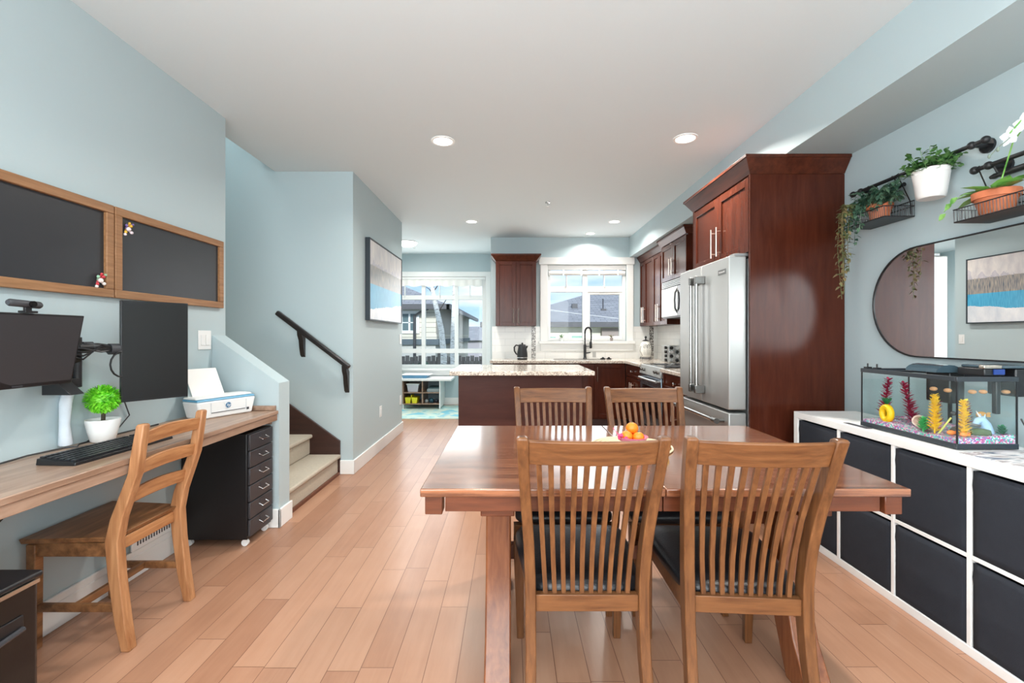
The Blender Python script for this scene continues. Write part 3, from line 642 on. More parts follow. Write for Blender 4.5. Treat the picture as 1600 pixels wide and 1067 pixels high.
mb = MB(xf); mb.hexa([(-.008, -.14, .1135), (PW+.008, -.14, .1135), (PW+.008, -.022, .1135), (-.008, -.022, .1135)], [(.0, -.14, .124), (PW, -.14, .124), (PW, -.04, .124), (.0, -.04, .124)]); mb.build('lid', M['whiteplastic'], pr, bevel=.004)
MB(xf).box(.07, PW-.06, -.001, .0025, .03, .033).build('paper_slot', M['darkgrey'], pr)
mb = MB(xf); mb.box(.066, .068, .0, .0015, .03, .09); mb.box(PW-.055, PW-.053, 0, .0015, .03, .09); mb.build('panel_seam', plain('seam_grey', rgb(190, 196, 200), .5), pr)
MB(xf).box(PW-.05, PW-.036, -.001, .002, .022, .036).build('sticker', M['darkgrey'], pr)
c0 = xf @ Vector((PW*.5, .0025, .066)); up = Vector((0, 0, 1))
mb = MB(Matrix(((u.x, 0, nn.x, c0.x), (u.y, 0, nn.y, c0.y), (0, 1, 0, c0.z), (0, 0, 0, 1)))); mb.lathe([(.0165, 0), (.0165, .001)], (0, 0, 0), 28); mb.build('logo_disc', plain('logo_blue', rgb(58, 110, 150), .4), pr)
text_mesh('logo', 'hp', .026, M['whiteplastic'], pr, text_xf(c0+nn*.0016+Vector((0, 0, .001)), u, up), shear=.35)
mb = MB(xf)
mb.add([(.02, -.118, .10), (.23, -.118, .10), (.23, -.121, .10), (.02, -.121, .10), (.02, -.205, .265), (.23, -.205, .265), (.23, -.208, .265), (.02, -.208, .265)], [(0, 1, 5, 4), (2, 3, 7, 6), (1, 2, 6, 5), (3, 0, 4, 7), (4, 5, 6, 7), (0, 3, 2, 1)]); mb.build('paper_tray', plain('tray_grey', rgb(176, 190, 192), .4), pr)
mb = MB(xf)
mb.add([(.035, -.108, .11), (.225, -.108, .11), (.225, -.112, .11), (.035, -.112, .11), (.035, -.198, .28), (.225, -.198, .28), (.225, -.202, .28), (.035, -.202, .28)], [(0, 1, 5, 4), (2, 3, 7, 6), (1, 2, 6, 5), (3, 0, 4, 7), (4, 5, 6, 7), (0, 3, 2, 1)])
o = mb.build('paper_stack', plain('paper', rgb(240, 238, 234), .8)); tag(o, 'sheaf of blank white paper leaning in the printer feeder', 'paper')

# light switch, outlets, wall vent
def plate(name, lab, cat, x, y, z, w, h, nx, n=2):
    t = thing(name, lab, cat, (x, y, z-h/2)); s = 1 if nx > 0 else -1
    a, b = sorted((x+s*.0005, x+s*.006)); MB().box(a, b, y-w/2, y+w/2, z-h/2, z+h/2).build('plate', M['whiteplastic'], t, bevel=.002)
    for k in range(n):
        yc = y+(k-(n-1)/2)*.045; a, b = sorted((x+s*.006, x+s*.011)); MB().box(a, b, yc-.016, yc+.016, z-.033, z+.033).build('rocker' if 'switch' in name else 'socket', M['whiteplastic'], t, bevel=.002)
plate('light_switch', 'white double rocker light switch on the wall beside the stair half-wall', 'light switch', XL, 2.875, 1.215, .118, .12, 1)
plate('light_switch', 'small white light switch at the far end of the picture wall', 'light switch', -1.42, 5.84, 1.20, .075, .12, 1, 1)
plate('wall_outlet', 'white wall outlet low on the picture wall by the nook', 'outlet', -1.42, 5.84, .42, .075, .12, 1, 1)
plate('wall_outlet', 'white wall outlet on the picture wall below the lake painting', 'outlet', -1.42, 4.95, .42, .075, .12, 1, 1)
vt = thing('wall_vent', 'white slotted vent low on the wall beneath the desk', 'vent', (XL, 2.5, .16))
MB().box(XL+.0145, XL+.024, 2.30, 2.60, .145, .27).build('frame', M['trim'], vt, bevel=.002)
mb = MB()
for i in range(14): mb.box(XL+.024, XL+.0255, 2.33+i*.018, 2.337+i*.018, .165, .25)
mb.build('slots', M['drawer'], vt)
o = MB().tube([(-1.90+.0, 2.0+.11*math.cos(t), .648+.02*math.sin(t)) for t in [2*PI*i/16 for i in range(13)]], .012, 8).build('coiled_cable', M['whiteplastic']); tag(o, 'white coiled cable hanging beneath the desk behind the ladder-back chair', 'cable')
mb = MB(); mb.tube([(-1.925, 1.60, .687), (-1.93, 1.61, .62), (-1.925, 1.58, .53), (-1.92, 1.62, .50)], .0035, 6); mb.tube([(-1.92, 1.62, .50), (-1.915, 1.70, .56)], .014, 8); mb.tube([(-1.92, 1.62, .50), (-1.92, 1.5, .42), (-1.92, 1.46, .30)], .004, 6)
tag(mb.build('adapter_cable', M['black']), 'black adapter and cord dangling on the wall below the desk', 'cable')

# ladder-back chair
lc = thing('ladder_back_chair', 'antique-stained pine ladder-back chair pulled up to the desk', 'chair', (-1.72, 1.97, 0))
for y, in ((1.80,), (2.14,)):
    pts = [(-1.512, y, 0, .017, .020), (-1.535, y, .12, .021, .021), (-1.558, y, .30, .024, .020), (-1.568, y, .43, .026, .020), (-1.549, y, .52, .024, .020), (-1.484, y, .70, .019, .019), (-1.476, y, .76, .019, .019), (-1.456, y, .885, .016, .018), (-1.455, y, .893, .012, .014)]
    MB().bars(pts).build('rear_leg', M['pine'], lc, bevel=.004)
for y in (1.80, 2.16):
    MB().bars([(-1.885, y, 0, .016, .016), (-1.885, y, .42, .018, .018)]).build('front_leg', M['pineseat'], lc, bevel=.003)
def slat(z0, h, nm='back_slat'):
    rings = []
    for k in range(9):
        f = k/8; y = 1.815+f*.31; zz = z0; t = (z0-.43)/.46
        xc = (-1.549+(z0-.52)/.18*.065 if z0 < .70 else -1.484+(z0-.70)/.185*.028)-.014*math.sin(PI*f)*1.0; hh = h*(0.86+.14*math.sin(PI*f))
        rings.append([(xc-.008, y, zz), (xc+.008, y, zz), (xc+.008+.01, y, zz+hh), (xc-.008+.01, y, zz+hh)])
    MB().loft(rings).build(nm, M['piney'], lc, bevel=.003)
for z in (.805, .685, .565): slat(z, .062)
MB().hexa([(-1.915, 1.775, .425), (-1.575, 1.795, .425), (-1.575, 2.145, .425), (-1.915, 2.185, .425)], [(-1.92, 1.77, .447), (-1.56, 1.79, .447), (-1.56, 2.15, .447), (-1.92, 2.19, .447)]).build('seat', M['pineseat'], lc, bevel=.004)
mb = MB(); mb.box(-1.87, -1.59, 1.79, 1.806, .37, .424); mb.build('seat_rail', M['pineseat'], lc, bevel=.002)
MB().box(-1.87, -1.59, 2.14, 2.156, .37, .424).build('seat_rail', M['pineseat'], lc, bevel=.002)
MB().box(-1.585, -1.57, 1.82, 2.12, .375, .424).build('seat_rail', M['piney'], lc, bevel=.002)
MB().box(-1.895, -1.88, 1.82, 2.14, .375, .424).build('seat_rail', M['pineseat'], lc, bevel=.002)
MB().box(-1.87, -1.555, 1.792, 1.81, .15, .18).build('stretcher', M['pineseat'], lc, bevel=.002)
MB().box(-1.87, -1.555, 2.132, 2.15, .15, .18).build('stretcher', M['pineseat'], lc, bevel=.002)
MB().box(-1.735, -1.717, 1.81, 2.132, .15, .18).build('stretcher', M['pineseat'], lc, bevel=.002)

# black appliance bottom-left
bh = thing('floor_appliance', 'glossy black floor appliance with a side handle at the photo corner', 'appliance', (-1.7, 1.2, 0))
MB().box(-1.90, -1.500, .92, 1.45, .02, .475).build('body', M['blackgloss'], bh, bevel=.018, seg=3)
MB().box(-1.905, -1.494, .915, 1.456, .475, .495).build('top_panel', M['black'], bh, bevel=.008, seg=3)
MB().box(-1.497, -1.492, .93, 1.44, .462, .474).build('edge_trim', plain('silver_trim', rgb(190, 180, 168), .25, metal=.9), bh)
MB().box(-1.50, -1.488, .93, 1.458, .0, .09).build('base', M['black'], bh, bevel=.006)
MB().box(-1.50, -1.494, 1.08, 1.395, .33, .385).build('handle_recess', M['black'], bh, bevel=.002)
MB().tube([(-1.49, 1.08, .335), (-1.484, 1.22, .332), (-1.49, 1.39, .345)], .008, 8).build('handle', M['drawer'], bh)
for i in range(3): MB().box(-1.72-.03*i, -1.70-.03*i, 1.36, 1.40, .4955, .4975).build('button', M['drawer'], bh)

# painting on the hall wall
def painting_mat():
    m, t, b = newmat('lake_painting'); tc = N(t, 'ShaderNodeTexCoord'); sp = N(t, 'ShaderNodeSeparateXYZ'); t.links.new(tc.outputs['Object'], sp.inputs[0])
    z = mth(t, 'DIVIDE', sp.outputs[2], .80); y = sp.outputs[1]
    mp = N(t, 'ShaderNodeMapping'); mp.inputs['Scale'].default_value = (1, 3, 1.5); t.links.new(tc.outputs['Object'], mp.inputs[0])
    nz = N(t, 'ShaderNodeTexNoise', Scale=2.2, Detail=7.0, Roughness=.6); t.links.new(mp.outputs[0], nz.inputs['Vector'])
    mp2 = N(t, 'ShaderNodeMapping'); mp2.inputs['Scale'].default_value = (1, 60, 5); t.links.new(tc.outputs['Object'], mp2.inputs[0])
    n2 = N(t, 'ShaderNodeTexNoise', Scale=2.0, Detail=3.0); t.links.new(mp2.outputs[0], n2.inputs['Vector'])
    def mix(f, a, c):
        x = N(t, 'ShaderNodeMix', data_type='RGBA'); t.links.new(f, x.inputs[0])
        for i, v in ((6, a), (7, c)):
            if isinstance(v, tuple): x.inputs[i].default_value = v
            else: t.links.new(v, x.inputs[i])
        return x.outputs[2]
    def ramp(v, c1, c2, lo=.35, hi=.65):
        r = N(t, 'ShaderNodeValToRGB'); r.color_ramp.elements[0].position = lo; r.color_ramp.elements[1].position = hi
        r.color_ramp.elements[0].color = c1; r.color_ramp.elements[1].color = c2; t.links.new(v, r.inputs[0]); return r.outputs[0]
    sky = ramp(nz.outputs['Fac'], rgb(196, 190, 194), rgb(232, 224, 218))
    mount = ramp(nz.outputs['Fac'], rgb(150, 146, 164), rgb(206, 200, 206))
    forest = ramp(n2.outputs['Fac'], rgb(84, 96, 112), rgb(186, 172, 156))
    water = ramp(n2.outputs['Fac'], rgb(40, 150, 196), rgb(82, 178, 214))
    snow = ramp(nz.outputs['Fac'], rgb(206, 212, 222), rgb(238, 238, 240))
    # peak height: noise along y
    mz = mth(t, 'ADD', .60, mth(t, 'MULTIPLY', mth(t, 'SUBTRACT', nz.outputs['Fac'], .35), .75))
    dz = mth(t, 'ADD', .24, mth(t, 'MULTIPLY', mth(t, 'SUBTRACT', y, 0), .10))
    c = mix(mth(t, 'LESS_THAN', z, mz), sky, mount)
    c = mix(mth(t, 'LESS_THAN', z, mth(t, 'ADD', .66, mth(t, 'MULTIPLY', n2.outputs['Fac'], .05))), c, forest)
    c = mix(mth(t, 'LESS_THAN', z, .45), c, water)
    c = mix(mth(t, 'LESS_THAN', z, mth(t, 'ADD', dz, mth(t, 'MULTIPLY', nz.outputs['Fac'], -.08))), c, snow)
    t.links.new(c, b.inputs['Base Color']); b.inputs['Roughness'].default_value = .4; b.inputs['Coat Weight'].default_value = .8; b.inputs['Coat Roughness'].default_value = .3
    return m
pt = thing('framed_painting', 'black-framed canvas of a turquoise mountain lake on the hall wall', 'painting', (-1.42, 5.06, 1.40))
y0, y1, z0, z1 = 4.43, 5.74, 1.395, 2.205
mb = MB()
for a in ((y0, y1, z0, z0+.012), (y0, y1, z1-.012, z1), (y0, y0+.012, z0+.012, z1-.012), (y1-.012, y1, z0+.012, z1-.012)): mb.box(-1.418, -1.372, *a)
mb.build('frame', plain('picture_frame_black', rgb(36, 46, 54), .4), pt)
cv = MB().box(-1.415, -1.378, y0+.014, y1-.014, z0+.014, z1-.014).build('canvas', painting_mat(), pt)
# ================================================================== KITCHEN
def bar_handle(parent, xf, z0, z1, x, mat=None):
    mb = MB(xf); mb.tube([(x, .032, z0), (x, .032, z1)], .006, 8)
    for z in (z0+.03, z1-.03): mb.tube([(x, 0, z), (x, .032, z)], .004, 6)
    return mb.build('handle', mat or M['nickel'], parent)
def door(parent, o, u, n, w, h, hx=None, hz=None, mat=None, name='door', knob=None, rail=.055):
    xf = frame_xf(o, u, n); g = .0015; mb = MB(xf); t = .02
    mb.box(g, rail, 0, t, g, h-g); mb.box(w-rail, w-g, 0, t, g, h-g); mb.box(rail, w-rail, 0, t, g, rail); mb.box(rail, w-rail, 0, t, h-rail, h-g)
    mb.box(rail-.001, w-rail+.001, 0, .010, rail-.001, h-rail+.001)
    d = mb.build(name, mat or M['cherry'], parent, bevel=.0025)
    xf2 = frame_xf(Vector(o)+Vector(n).normalized()*t, u, n)
    if hx is not None: bar_handle(d, xf2, hz[0], hz[1], hx)
    if knob: MB(xf2).lathe([(.006, 0), (.006, .012), (.015, .018), (.016, .026), (.010, .032), (0.001, .033)], (knob[0], 0, knob[1]), 14, 'y').build('knob', M['chrome'], d)
    return d
def crown(parent, x0, x1, y0, y1, z0, z1, ex, mat):
    a, b, c, d = ex; mb = MB(); zm = z1-.02
    mb.hexa([(x0, y0, z0), (x1, y0, z0), (x1, y1, z0), (x0, y1, z0)], [(x0-a, y0-c, zm), (x1+b, y0-c, zm), (x1+b, y1+d, zm), (x0-a, y1+d, zm)])
    mb.box(x0-a-(.006 if a else 0), x1+b+(.006 if b else 0), y0-c-(.006 if c else 0), y1+d+(.006 if d else 0), zm, z1)
    return mb.build('crown_moulding', mat, parent, bevel=.002)
# fridge surround
FY0, FY1 = 3.00, 3.94
fc = thing('fridge_cabinet', 'tall cherry cabinet surround with two doors above the steel refrigerator', 'cabinet', (1.9, 3.46, 0))
MB().box(1.58, 2.205, FY0, FY0+.022, 0, 2.31).build('side_panel', M['cherry'], fc, bevel=.002)
MB().box(1.58, 2.205, FY1-.022, FY1, 0, 2.31).build('side_panel', M['cherry'], fc, bevel=.002)
MB().box(1.60, 2.205, FY0+.023, FY1-.023, 1.805, 2.31).build('box', M['cherry'], fc)
hw = (FY1-FY0-.02)/2
door(fc, (1.60, FY0+.01, 1.80), (0, 1, 0), (-1, 0, 0), hw, .50, hw-.045, (.04, .26), M['cherry'])
door(fc, (1.60, FY0+.01+hw, 1.80), (0, 1, 0), (-1, 0, 0), hw, .50, .045, (.04, .26), M['cherry'])
crown(fc, 1.58, 2.205, FY0, FY1, 2.31, 2.418, (.055, 0, .06, .06), M['cherryy'])
# refrigerator
rf = thing('refrigerator', 'stainless steel french-door refrigerator with bottom freezer in the cherry surround', 'refrigerator', (1.85, 3.46, 0))
ry0, ry1, ym = 3.035, 3.905, 3.47
MB().box(1.585, 2.18, ry0, ry1, .03, 1.76).build('case', M['steelside'], rf, bevel=.004)
dl = MB().box(1.455, 1.575, ry0, ym-.003, .745, 1.775).build('door', M['steel'], rf, bevel=.008, seg=3)
dr = MB().box(1.455, 1.575, ym+.003, ry1, .745, 1.775).build('door', M['steel'], rf, bevel=.008, seg=3)
fd = MB().box(1.455, 1.575, ry0, ry1, .09, .725).build('freezer_drawer', M['steel'], rf, bevel=.008, seg=3)
MB().box(1.60, 2.1, ry0+.02, ry1-.02, 0, .03).build('feet', M['black'], rf)
for yy, dd in ((ym-.052, dl), (ym+.052, dr)):
    mb = MB(); mb.tube([(1.395, yy, .84), (1.395, yy, 1.66)], .013, 16)
    h = mb.build('handle', plain('handle_steel', rgb(170, 170, 168), .22, metal=1), dd)
    for za, zb in ((1.63, 1.69), (.81, .87)): MB().box(1.382, 1.4545, yy-.015, yy+.015, za, zb).build('handle_mount', plain('dark_steel', rgb(120, 120, 118), .35, metal=1), dd, bevel=.004)
mb = MB(); mb.tube([(1.395, ry0+.09, .665), (1.395, ry1-.09, .665)], .013, 16); mb.build('handle', MATS['handle_steel'], fd)
for yy in (ry0+.07, ry1-.07):
    mb = MB(); mb.tube([(1.395, yy-.028, .665), (1.395, yy+.028, .665)], .020, 16); mb.tube([(1.395, yy, .665), (1.455, yy, .665)], .015, 12); mb.build('handle_mount', MATS['dark_steel'], fd)
MB().box(1.4525, 1.455, 3.07, 3.185, 1.662, 1.697).build('badge', MATS['dark_steel'], dl)
text_mesh('badge_text', 'KitchenAid', .019, plain('badge_white', rgb(225, 225, 225), .4), dl, text_xf((1.4520, 3.1275, 1.680), (0, -1, 0), (0, 0, 1)))
for yy in (ry0+.05, ry1-.05): MB().box(1.50, 1.62, yy-.04, yy+.04, 1.776, 1.795).build('hinge_cover', M['steelside'], rf, bevel=.003)

# microwave cabinet + far uppers (right wall)
mc = thing('wall_cabinet', 'cherry two-door wall cabinet mounted above the microwave', 'wall cabinet', (2.0, 5.2, 1.89))
MB().box(1.88, 2.205, 4.82, 5.62, 1.89, 2.33).build('box', M['cherry'], mc)
door(mc, (1.88, 4.82, 1.89), (0, 1, 0), (-1, 0, 0), .40, .43, .36, (.05, .24))
door(mc, (1.88, 5.22, 1.89), (0, 1, 0), (-1, 0, 0), .40, .43, .04, (.05, .24))
crown(mc, 1.86, 2.205, 4.82, 5.62, 2.33, 2.415, (.04, 0, .04, .03), M['cherryy'])
MB().box(1.90, 2.205, 4.815, 4.82, 1.385, 2.33).build('end_panel', M['cherry'], mc)
mw = thing('microwave', 'stainless over-range microwave below the short cherry cabinet', 'microwave', (2.0, 5.15, 1.45))
MB().box(1.865, 2.20, 4.85, 5.56, 1.45, 1.885).build('case', M['black'], mw, bevel=.003)
MB().box(1.845, 1.863, 5.03, 5.56, 1.465, 1.80).build('door', M['steel'], mw, bevel=.004)
MB().box(1.843, 1.846, 5.10, 5.48, 1.52, 1.75).build('window', plain('microwave_window', rgb(170, 168, 160), .2), mw)
MB().box(1.845, 1.863, 4.85, 5.025, 1.465, 1.80).build('control_panel', M['blackgloss'], mw, bevel=.003)
mb = MB()
for i in range(4): mb.box(1.848, 1.862, 4.86, 5.55, 1.812+i*.019, 1.822+i*.019)
mb.build('vent_grille', M['steel'], mw)
MB().tube([(1.85, 5.045, 1.50), (1.825, 5.045, 1.55), (1.82, 5.045, 1.64), (1.825, 5.045, 1.72), (1.85, 5.045, 1.77)], .009, 8).build('handle', M['black'], mw)
fu = thing('wall_cabinet', 'tall cherry wall cabinets in the far kitchen corner, beside the window', 'wall cabinet', (2.05, 6.2, 1.385))
MB().box(1.955, 2.205, 5.63, 6.81, 1.385, 2.33).build('box', M['cherry'], fu)
for y0, y1, hx in ((5.63, 5.94, .27), (5.94, 6.20, .04), (6.20, 6.58, .34), (6.58, 6.81, .04)):
    door(fu, (1.955, y0, 1.385), (0, 1, 0), (-1, 0, 0), y1-y0, .94, hx, (.05, .27), rail=.05)
crown(fu, 1.935, 2.205, 5.66, 6.81, 2.33, 2.415, (.04, 0, 0, 0), M['cherryy'])
# left upper by window
lu = thing('wall_cabinet', 'cherry two-door wall cabinet between the nook and the kitchen window', 'wall cabinet', (.07, 6.65, 1.385))
MB().box(-.215, .365, 6.50, 6.815, 1.385, 2.31).build('box', M['cherry'], lu)
door(lu, (-.215, 6.50, 1.385), (1, 0, 0), (0, -1, 0), .29, .925, .255, (.04, .25))
door(lu, (.075, 6.50, 1.385), (1, 0, 0), (0, -1, 0), .29, .925, .035, (.04, .25))
crown(lu, -.215, .365, 6.48, 6.815, 2.31, 2.405, (.06, .06, .06, 0), M['cherryy'])

# backsplash
struct('trim_backsplash', MB().box(-.28, .44, 6.808, 6.82, .90, 1.383).box(.44, 1.837, 6.808, 6.82, .90, 1.018).box(1.837, 2.21, 6.808, 6.82, .90, 1.383), M['tile'])
struct('trim_backsplash_side', MB().box(2.198, 2.21, 3.95, 6.80, .90, 1.45), M['tiley'])
for x in (.31, 2.075): struct('trim_mosaic', MB().box(x, x+.065, 6.803, 6.808, .90, 1.383), M['mosaic'])

# back base cabinets
def base_cab(lab, x0, x1, nd, hz=(.50, .70)):
    t = thing('base_cabinet', lab, 'base cabinet', ((x0+x1)/2, 6.5, 0))
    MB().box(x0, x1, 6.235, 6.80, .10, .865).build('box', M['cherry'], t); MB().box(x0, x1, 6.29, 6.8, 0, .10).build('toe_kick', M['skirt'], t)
    w = (x1-x0)/nd
    for k in range(nd):
        door(t, (x0+k*w, 6.235, .12), (1, 0, 0), (0, -1, 0), w, .74, (w-.04 if k % 2 == 0 and nd > 1 else .04), hz)
    return t
base_cab('cherry base cabinet at the left end of the sink counter', -.25, .45, 2)
base_cab('cherry base cabinet just right of centre behind the island', .452, 1.14, 2)
base_cab('wide cherry base door below the faucet, right of the island', 1.142, 1.57, 1)
def side_cab(lab, y0, y1, nd=2):
    t = thing('base_cabinet', lab, 'base cabinet', (1.88, (y0+y1)/2, 0))
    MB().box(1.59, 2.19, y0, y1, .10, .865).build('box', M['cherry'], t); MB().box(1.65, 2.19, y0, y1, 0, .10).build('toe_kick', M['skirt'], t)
    door(t, (1.59, y0, .70), (0, 1, 0), (-1, 0, 0), y1-y0, .16, name='drawer', knob=((y1-y0)/2, .08), rail=.035)
    w = (y1-y0)/nd
    for k in range(nd): door(t, (1.59, y0+k*w, .12), (0, 1, 0), (-1, 0, 0), w, .575, w-.04 if k % 2 == 0 else .04, (.30, .52))
side_cab('cherry drawer and door cabinet in the corner beyond the oven', 5.50, 6.20)
side_cab('cherry drawer and door cabinet between oven and refrigerator', 3.95, 4.70)
wt = MB(); wt.box(-.285, 2.195, 6.19, 6.805, .867, .905); o = wt.build('worktop', M['granite'], bevel=.005); tag(o, 'speckled granite worktop under the kitchen window with the sink', 'worktop')
wt = MB(); wt.box(1.545, 2.195, 5.495, 6.188, .867, .905); o = wt.build('worktop', M['granite'], bevel=.005); tag(o, 'granite worktop piece in the corner beyond the range', 'worktop')
wt = MB(); wt.box(1.545, 2.195, 3.945, 4.705, .867, .905); o = wt.build('worktop', M['granite'], bevel=.005); tag(o, 'granite worktop piece between the range and the refrigerator', 'worktop')
# sink
sk = thing('sink', 'dark undermount sink set in the granite below the window', 'sink', (.95, 6.45, .9055))
mb = MB()
for a in ((.62, 1.32, 6.28, 6.29), (.62, 1.32, 6.60, 6.61), (.62, .63, 6.29, 6.60), (1.31, 1.32, 6.29, 6.60)): mb.box(*a, .9055, .909)
mb.build('rim', MATS['dark_steel'], sk); MB().box(.63, 1.31, 6.29, 6.60, .9055, .9065).build('basin', plain('basin_dark', rgb(110, 104, 96), .3), sk)
fa = thing('kitchen_faucet', 'tall black spring-neck faucet in front of the kitchen window', 'faucet', (1.09, 6.66, .906))
fx, fy = 1.088, 6.66
MB().lathe([(.028, 0), (.028, .01), (.02, .02), (.02, .20), (.016, .21)], (fx, fy, .906), 16).build('column', M['blackmatte'], fa)
pts = [(fx, fy, 1.10), (fx, fy, 1.28)]+[(fx+.045-.045*math.cos(a), fy-.02*math.sin(a)*1.0, 1.30+.065*math.sin(a)) for a in [PI*i/10 for i in range(11)]]+[(fx+.09, fy-.01, 1.22), (fx+.085, fy-.01, 1.16)]
mb = MB(); mb.tube(pts, .010, 8)
for i in range(26):
    q = i/26*(len(pts)-1); k = int(q); p = Vector(pts[k]).lerp(Vector(pts[k+1]), q-k); d = (Vector(pts[k+1])-Vector(pts[k])).normalized()*.004; mb.tube([p-d, p+d], .014, 8)
mb.build('spring_neck', M['blackmatte'], fa)
MB().lathe([(.013, 0), (.020, .01), (.018, .09), (.012, .10)], (fx+.083, fy-.01, 1.06), 14).build('spray_head', M['blackmatte'], fa)
MB().tube([(fx, fy, 1.09), (fx+.06, fy-.005, 1.09)], .006, 6).build('support_arm', M['blackmatte'], fa)
MB().tube([(fx+.015, fy, .99), (fx+.08, fy, 1.0)], .008, 8).build('lever', M['blackmatte'], fa)
# kettle
kt = thing('kettle', 'black faceted cordless kettle on the counter left of the window', 'kettle', (.18, 6.45, .906))
kx, ky = .165, 6.48
MB().lathe([(.070, 0), (.072, .006), (.072, .022), (.06, .024)], (kx, ky, .906), 20).build('base', M['black'], kt)
MB().lathe([(.072, .028), (.076, .04), (.074, .09), (.058, .18), (.052, .20)], (kx, ky, .906), 12).build('body', M['blackmatte'], kt, ang=12)
MB().lathe([(.073, .024), (.073, .034)], (kx, ky, .906), 24).build('band', M['chrome'], kt)
MB().lathe([(.052, .20), (.046, .213), (.01, .218), (.01, .226), (.014, .232), (.004, .24)], (kx, ky, .906), 16).build('lid', M['black'], kt)
MB().tube([(kx-.05, ky, 1.105), (kx-.09, ky, 1.11), (kx-.115, ky, 1.08), (kx-.112, ky, 1.03), (kx-.09, ky, .99), (kx-.075, ky, .975)], [.009, .01, .011, .011, .01, .008], 8).build('handle', M['black'], kt)
MB().tube([(kx+.045, ky, 1.06), (kx+.075, ky, 1.10)], [.018, .010], 8).build('spout', M['blackmatte'], kt)
# owl jar
ow = thing('owl_jar', 'white ceramic owl drink dispenser on a wire stand in the corner', 'jar', (1.93, 6.5, .906))
ox, oy = 1.93, 6.5
MB().lathe([(.06, .03), (.075, .05), (.082, .12), (.078, .19), (.060, .235), (.045, .245), (.045, .262)], (ox, oy, .906), 24).build('body', plain('ceramic', rgb(226, 224, 216), .25), ow)
MB().lathe([(.047, .262), (.045, .272), (.02, .28), (.008, .285), (.008, .30), (.018, .312), (.014, .33), (.003, .335)], (ox, oy, .906), 16).build('lid', M['blackmatte'], ow)
mb = MB()
for s in (-1, 1): mb.tube([(ox+s*.032+.027*math.cos(a), oy-.079+.006*abs(math.sin(a)), 1.10+.027*math.sin(a)) for a in [2*PI*i/14 for i in range(15)]], .0025, 5); mb.ball((ox+s*.032, oy-.082, 1.10), .007, 8, 6)
mb.tube([(ox-.008, oy-.083, 1.088), (ox, oy-.084, 1.07), (ox+.008, oy-.083, 1.088)], .003, 5)
for s in (-1, 1): mb.tube([(ox+s*.075, oy-.03, 1.10), (ox+s*.086, oy-.02, 1.03), (ox+s*.062, oy-.052, .96)], .0025, 5)
for r in range(3):
    for k in range(-2, 3): mb.tube([(ox+k*.02-.008, oy-.082+abs(k)*.006, 1.035-r*.022), (ox+k*.02, oy-.084+abs(k)*.006, 1.025-r*.022), (ox+k*.02+.008, oy-.082+abs(k)*.006, 1.035-r*.022)], .0018, 4)
mb.build('owl_markings', M['black'], ow)
mb = MB()
for z in (.012, .03): mb.tube([(ox+.078*math.cos(a), oy+.078*math.sin(a), .906+z) for a in [2*PI*i/20 for i in range(21)]], .004, 6)
for a in (.7, 2.4, 3.9, 5.5): mb.tube([(ox+.078*math.cos(a), oy+.078*math.sin(a), .94), (ox+.085*math.cos(a), oy+.085*math.sin(a), .907)], .004, 6)
mb.build('wire_stand', MATS['dark_gutter'], ow)
# jar rack near the cooktop
tr = thing('spice_rack', 'chrome and black countertop rack holding small round jars beside the range', 'spice rack', (2.05, 5.86, .906))
MB().box(1.99, 2.12, 5.72, 6.00, .907, 1.12).build('frame', M['steel'], tr, bevel=.004)
for r in range(4):
    for k in range(2): MB().tube([(2.02+k*.07, 5.719, .935+r*.052), (2.02+k*.07, 5.700, .935+r*.052)], .021, 12).build('jar', M['blackgloss'] if (r+k) % 2 else M['chrome'], tr)
for r in range(4):
    MB().tube([(1.99, 5.80, .935+r*.052), (1.965, 5.80, .935+r*.052)], .02, 12).build('jar', M['blackgloss'], tr)
# sill plants
for k, (x, lab, pc) in enumerate(((.76, 'tiny green potted plant on the window sill, left of the faucet', rgb(222, 226, 222)), (1.505, 'tiny reddish potted plant on the window sill, right of the faucet', rgb(150, 140, 136)))):
    t = thing('sill_plant', lab, 'plant', (x, 6.8, 1.166)); MB().lathe([(.02, 0), (.026, .05), (.022, .05), (.02, .045)], (x, 6.79, 1.166), 12).build('pot', plain('sill_pot_%d' % k, pc, .5), t)
    mb = MB()
    for i in range(14): a = random.uniform(0, 2*PI); mb.leaf((x, 6.79, 1.21), (math.cos(a)*.7, math.sin(a)*.4, 1), random.uniform(.04, .085), .014, .2)
    mb.build('foliage', M['leaf'] if k == 0 else M['vinebrown'], t)
# blinds
bl = thing('roller_blind', 'white blind rolled up at the top of the kitchen window', 'blind', (1.14, 6.86, 2.14))
MB().tube([(.57, 6.855, 2.19), (1.72, 6.855, 2.19)], .035, 14).build('roll', M['white'], bl)
MB().box(.56, 1.73, 6.825, 6.865, 2.235, 2.305).build('headrail', M['trim'], bl, bevel=.003)
for x in (.78, 1.05, 1.32, 1.6): MB().box(x, x+.02, 6.815, 6.82, 2.15, 2.235).build('tie', M['trim'], bl)
b2 = thing('roller_blind', 'white gathered blind across the top of the nook window', 'blind', (-1.7, 8.2, 2.12))
rings = []; mb = MB()
for i in range(120):
    x = -2.95+i*2.43/119; dy = .010*math.sin(i*.9); zb = 2.14-.012*math.sin(i*.45)
    rings.append([(x, 8.214+dy, zb), (x, 8.222+dy, zb), (x, 8.222+dy, 2.27), (x, 8.214+dy, 2.27)])
mb.loft(rings).build('fabric', plain('sheer_white', rgb(244, 243, 238), .8), b2)
MB().box(-2.98, -.46, 8.195, 8.23, 2.262, 2.305).build('headrail', M['trim'], b2)
plate_o = thing('wall_outlet', 'grey outlet on the tiles just right of the faucet', 'outlet', (1.25, 6.80, .93))
MB().box(1.225, 1.275, 6.80, 6.807, .925, 1.0).build('plate', plain('outlet_grey', rgb(170, 170, 168), .4), plate_o)
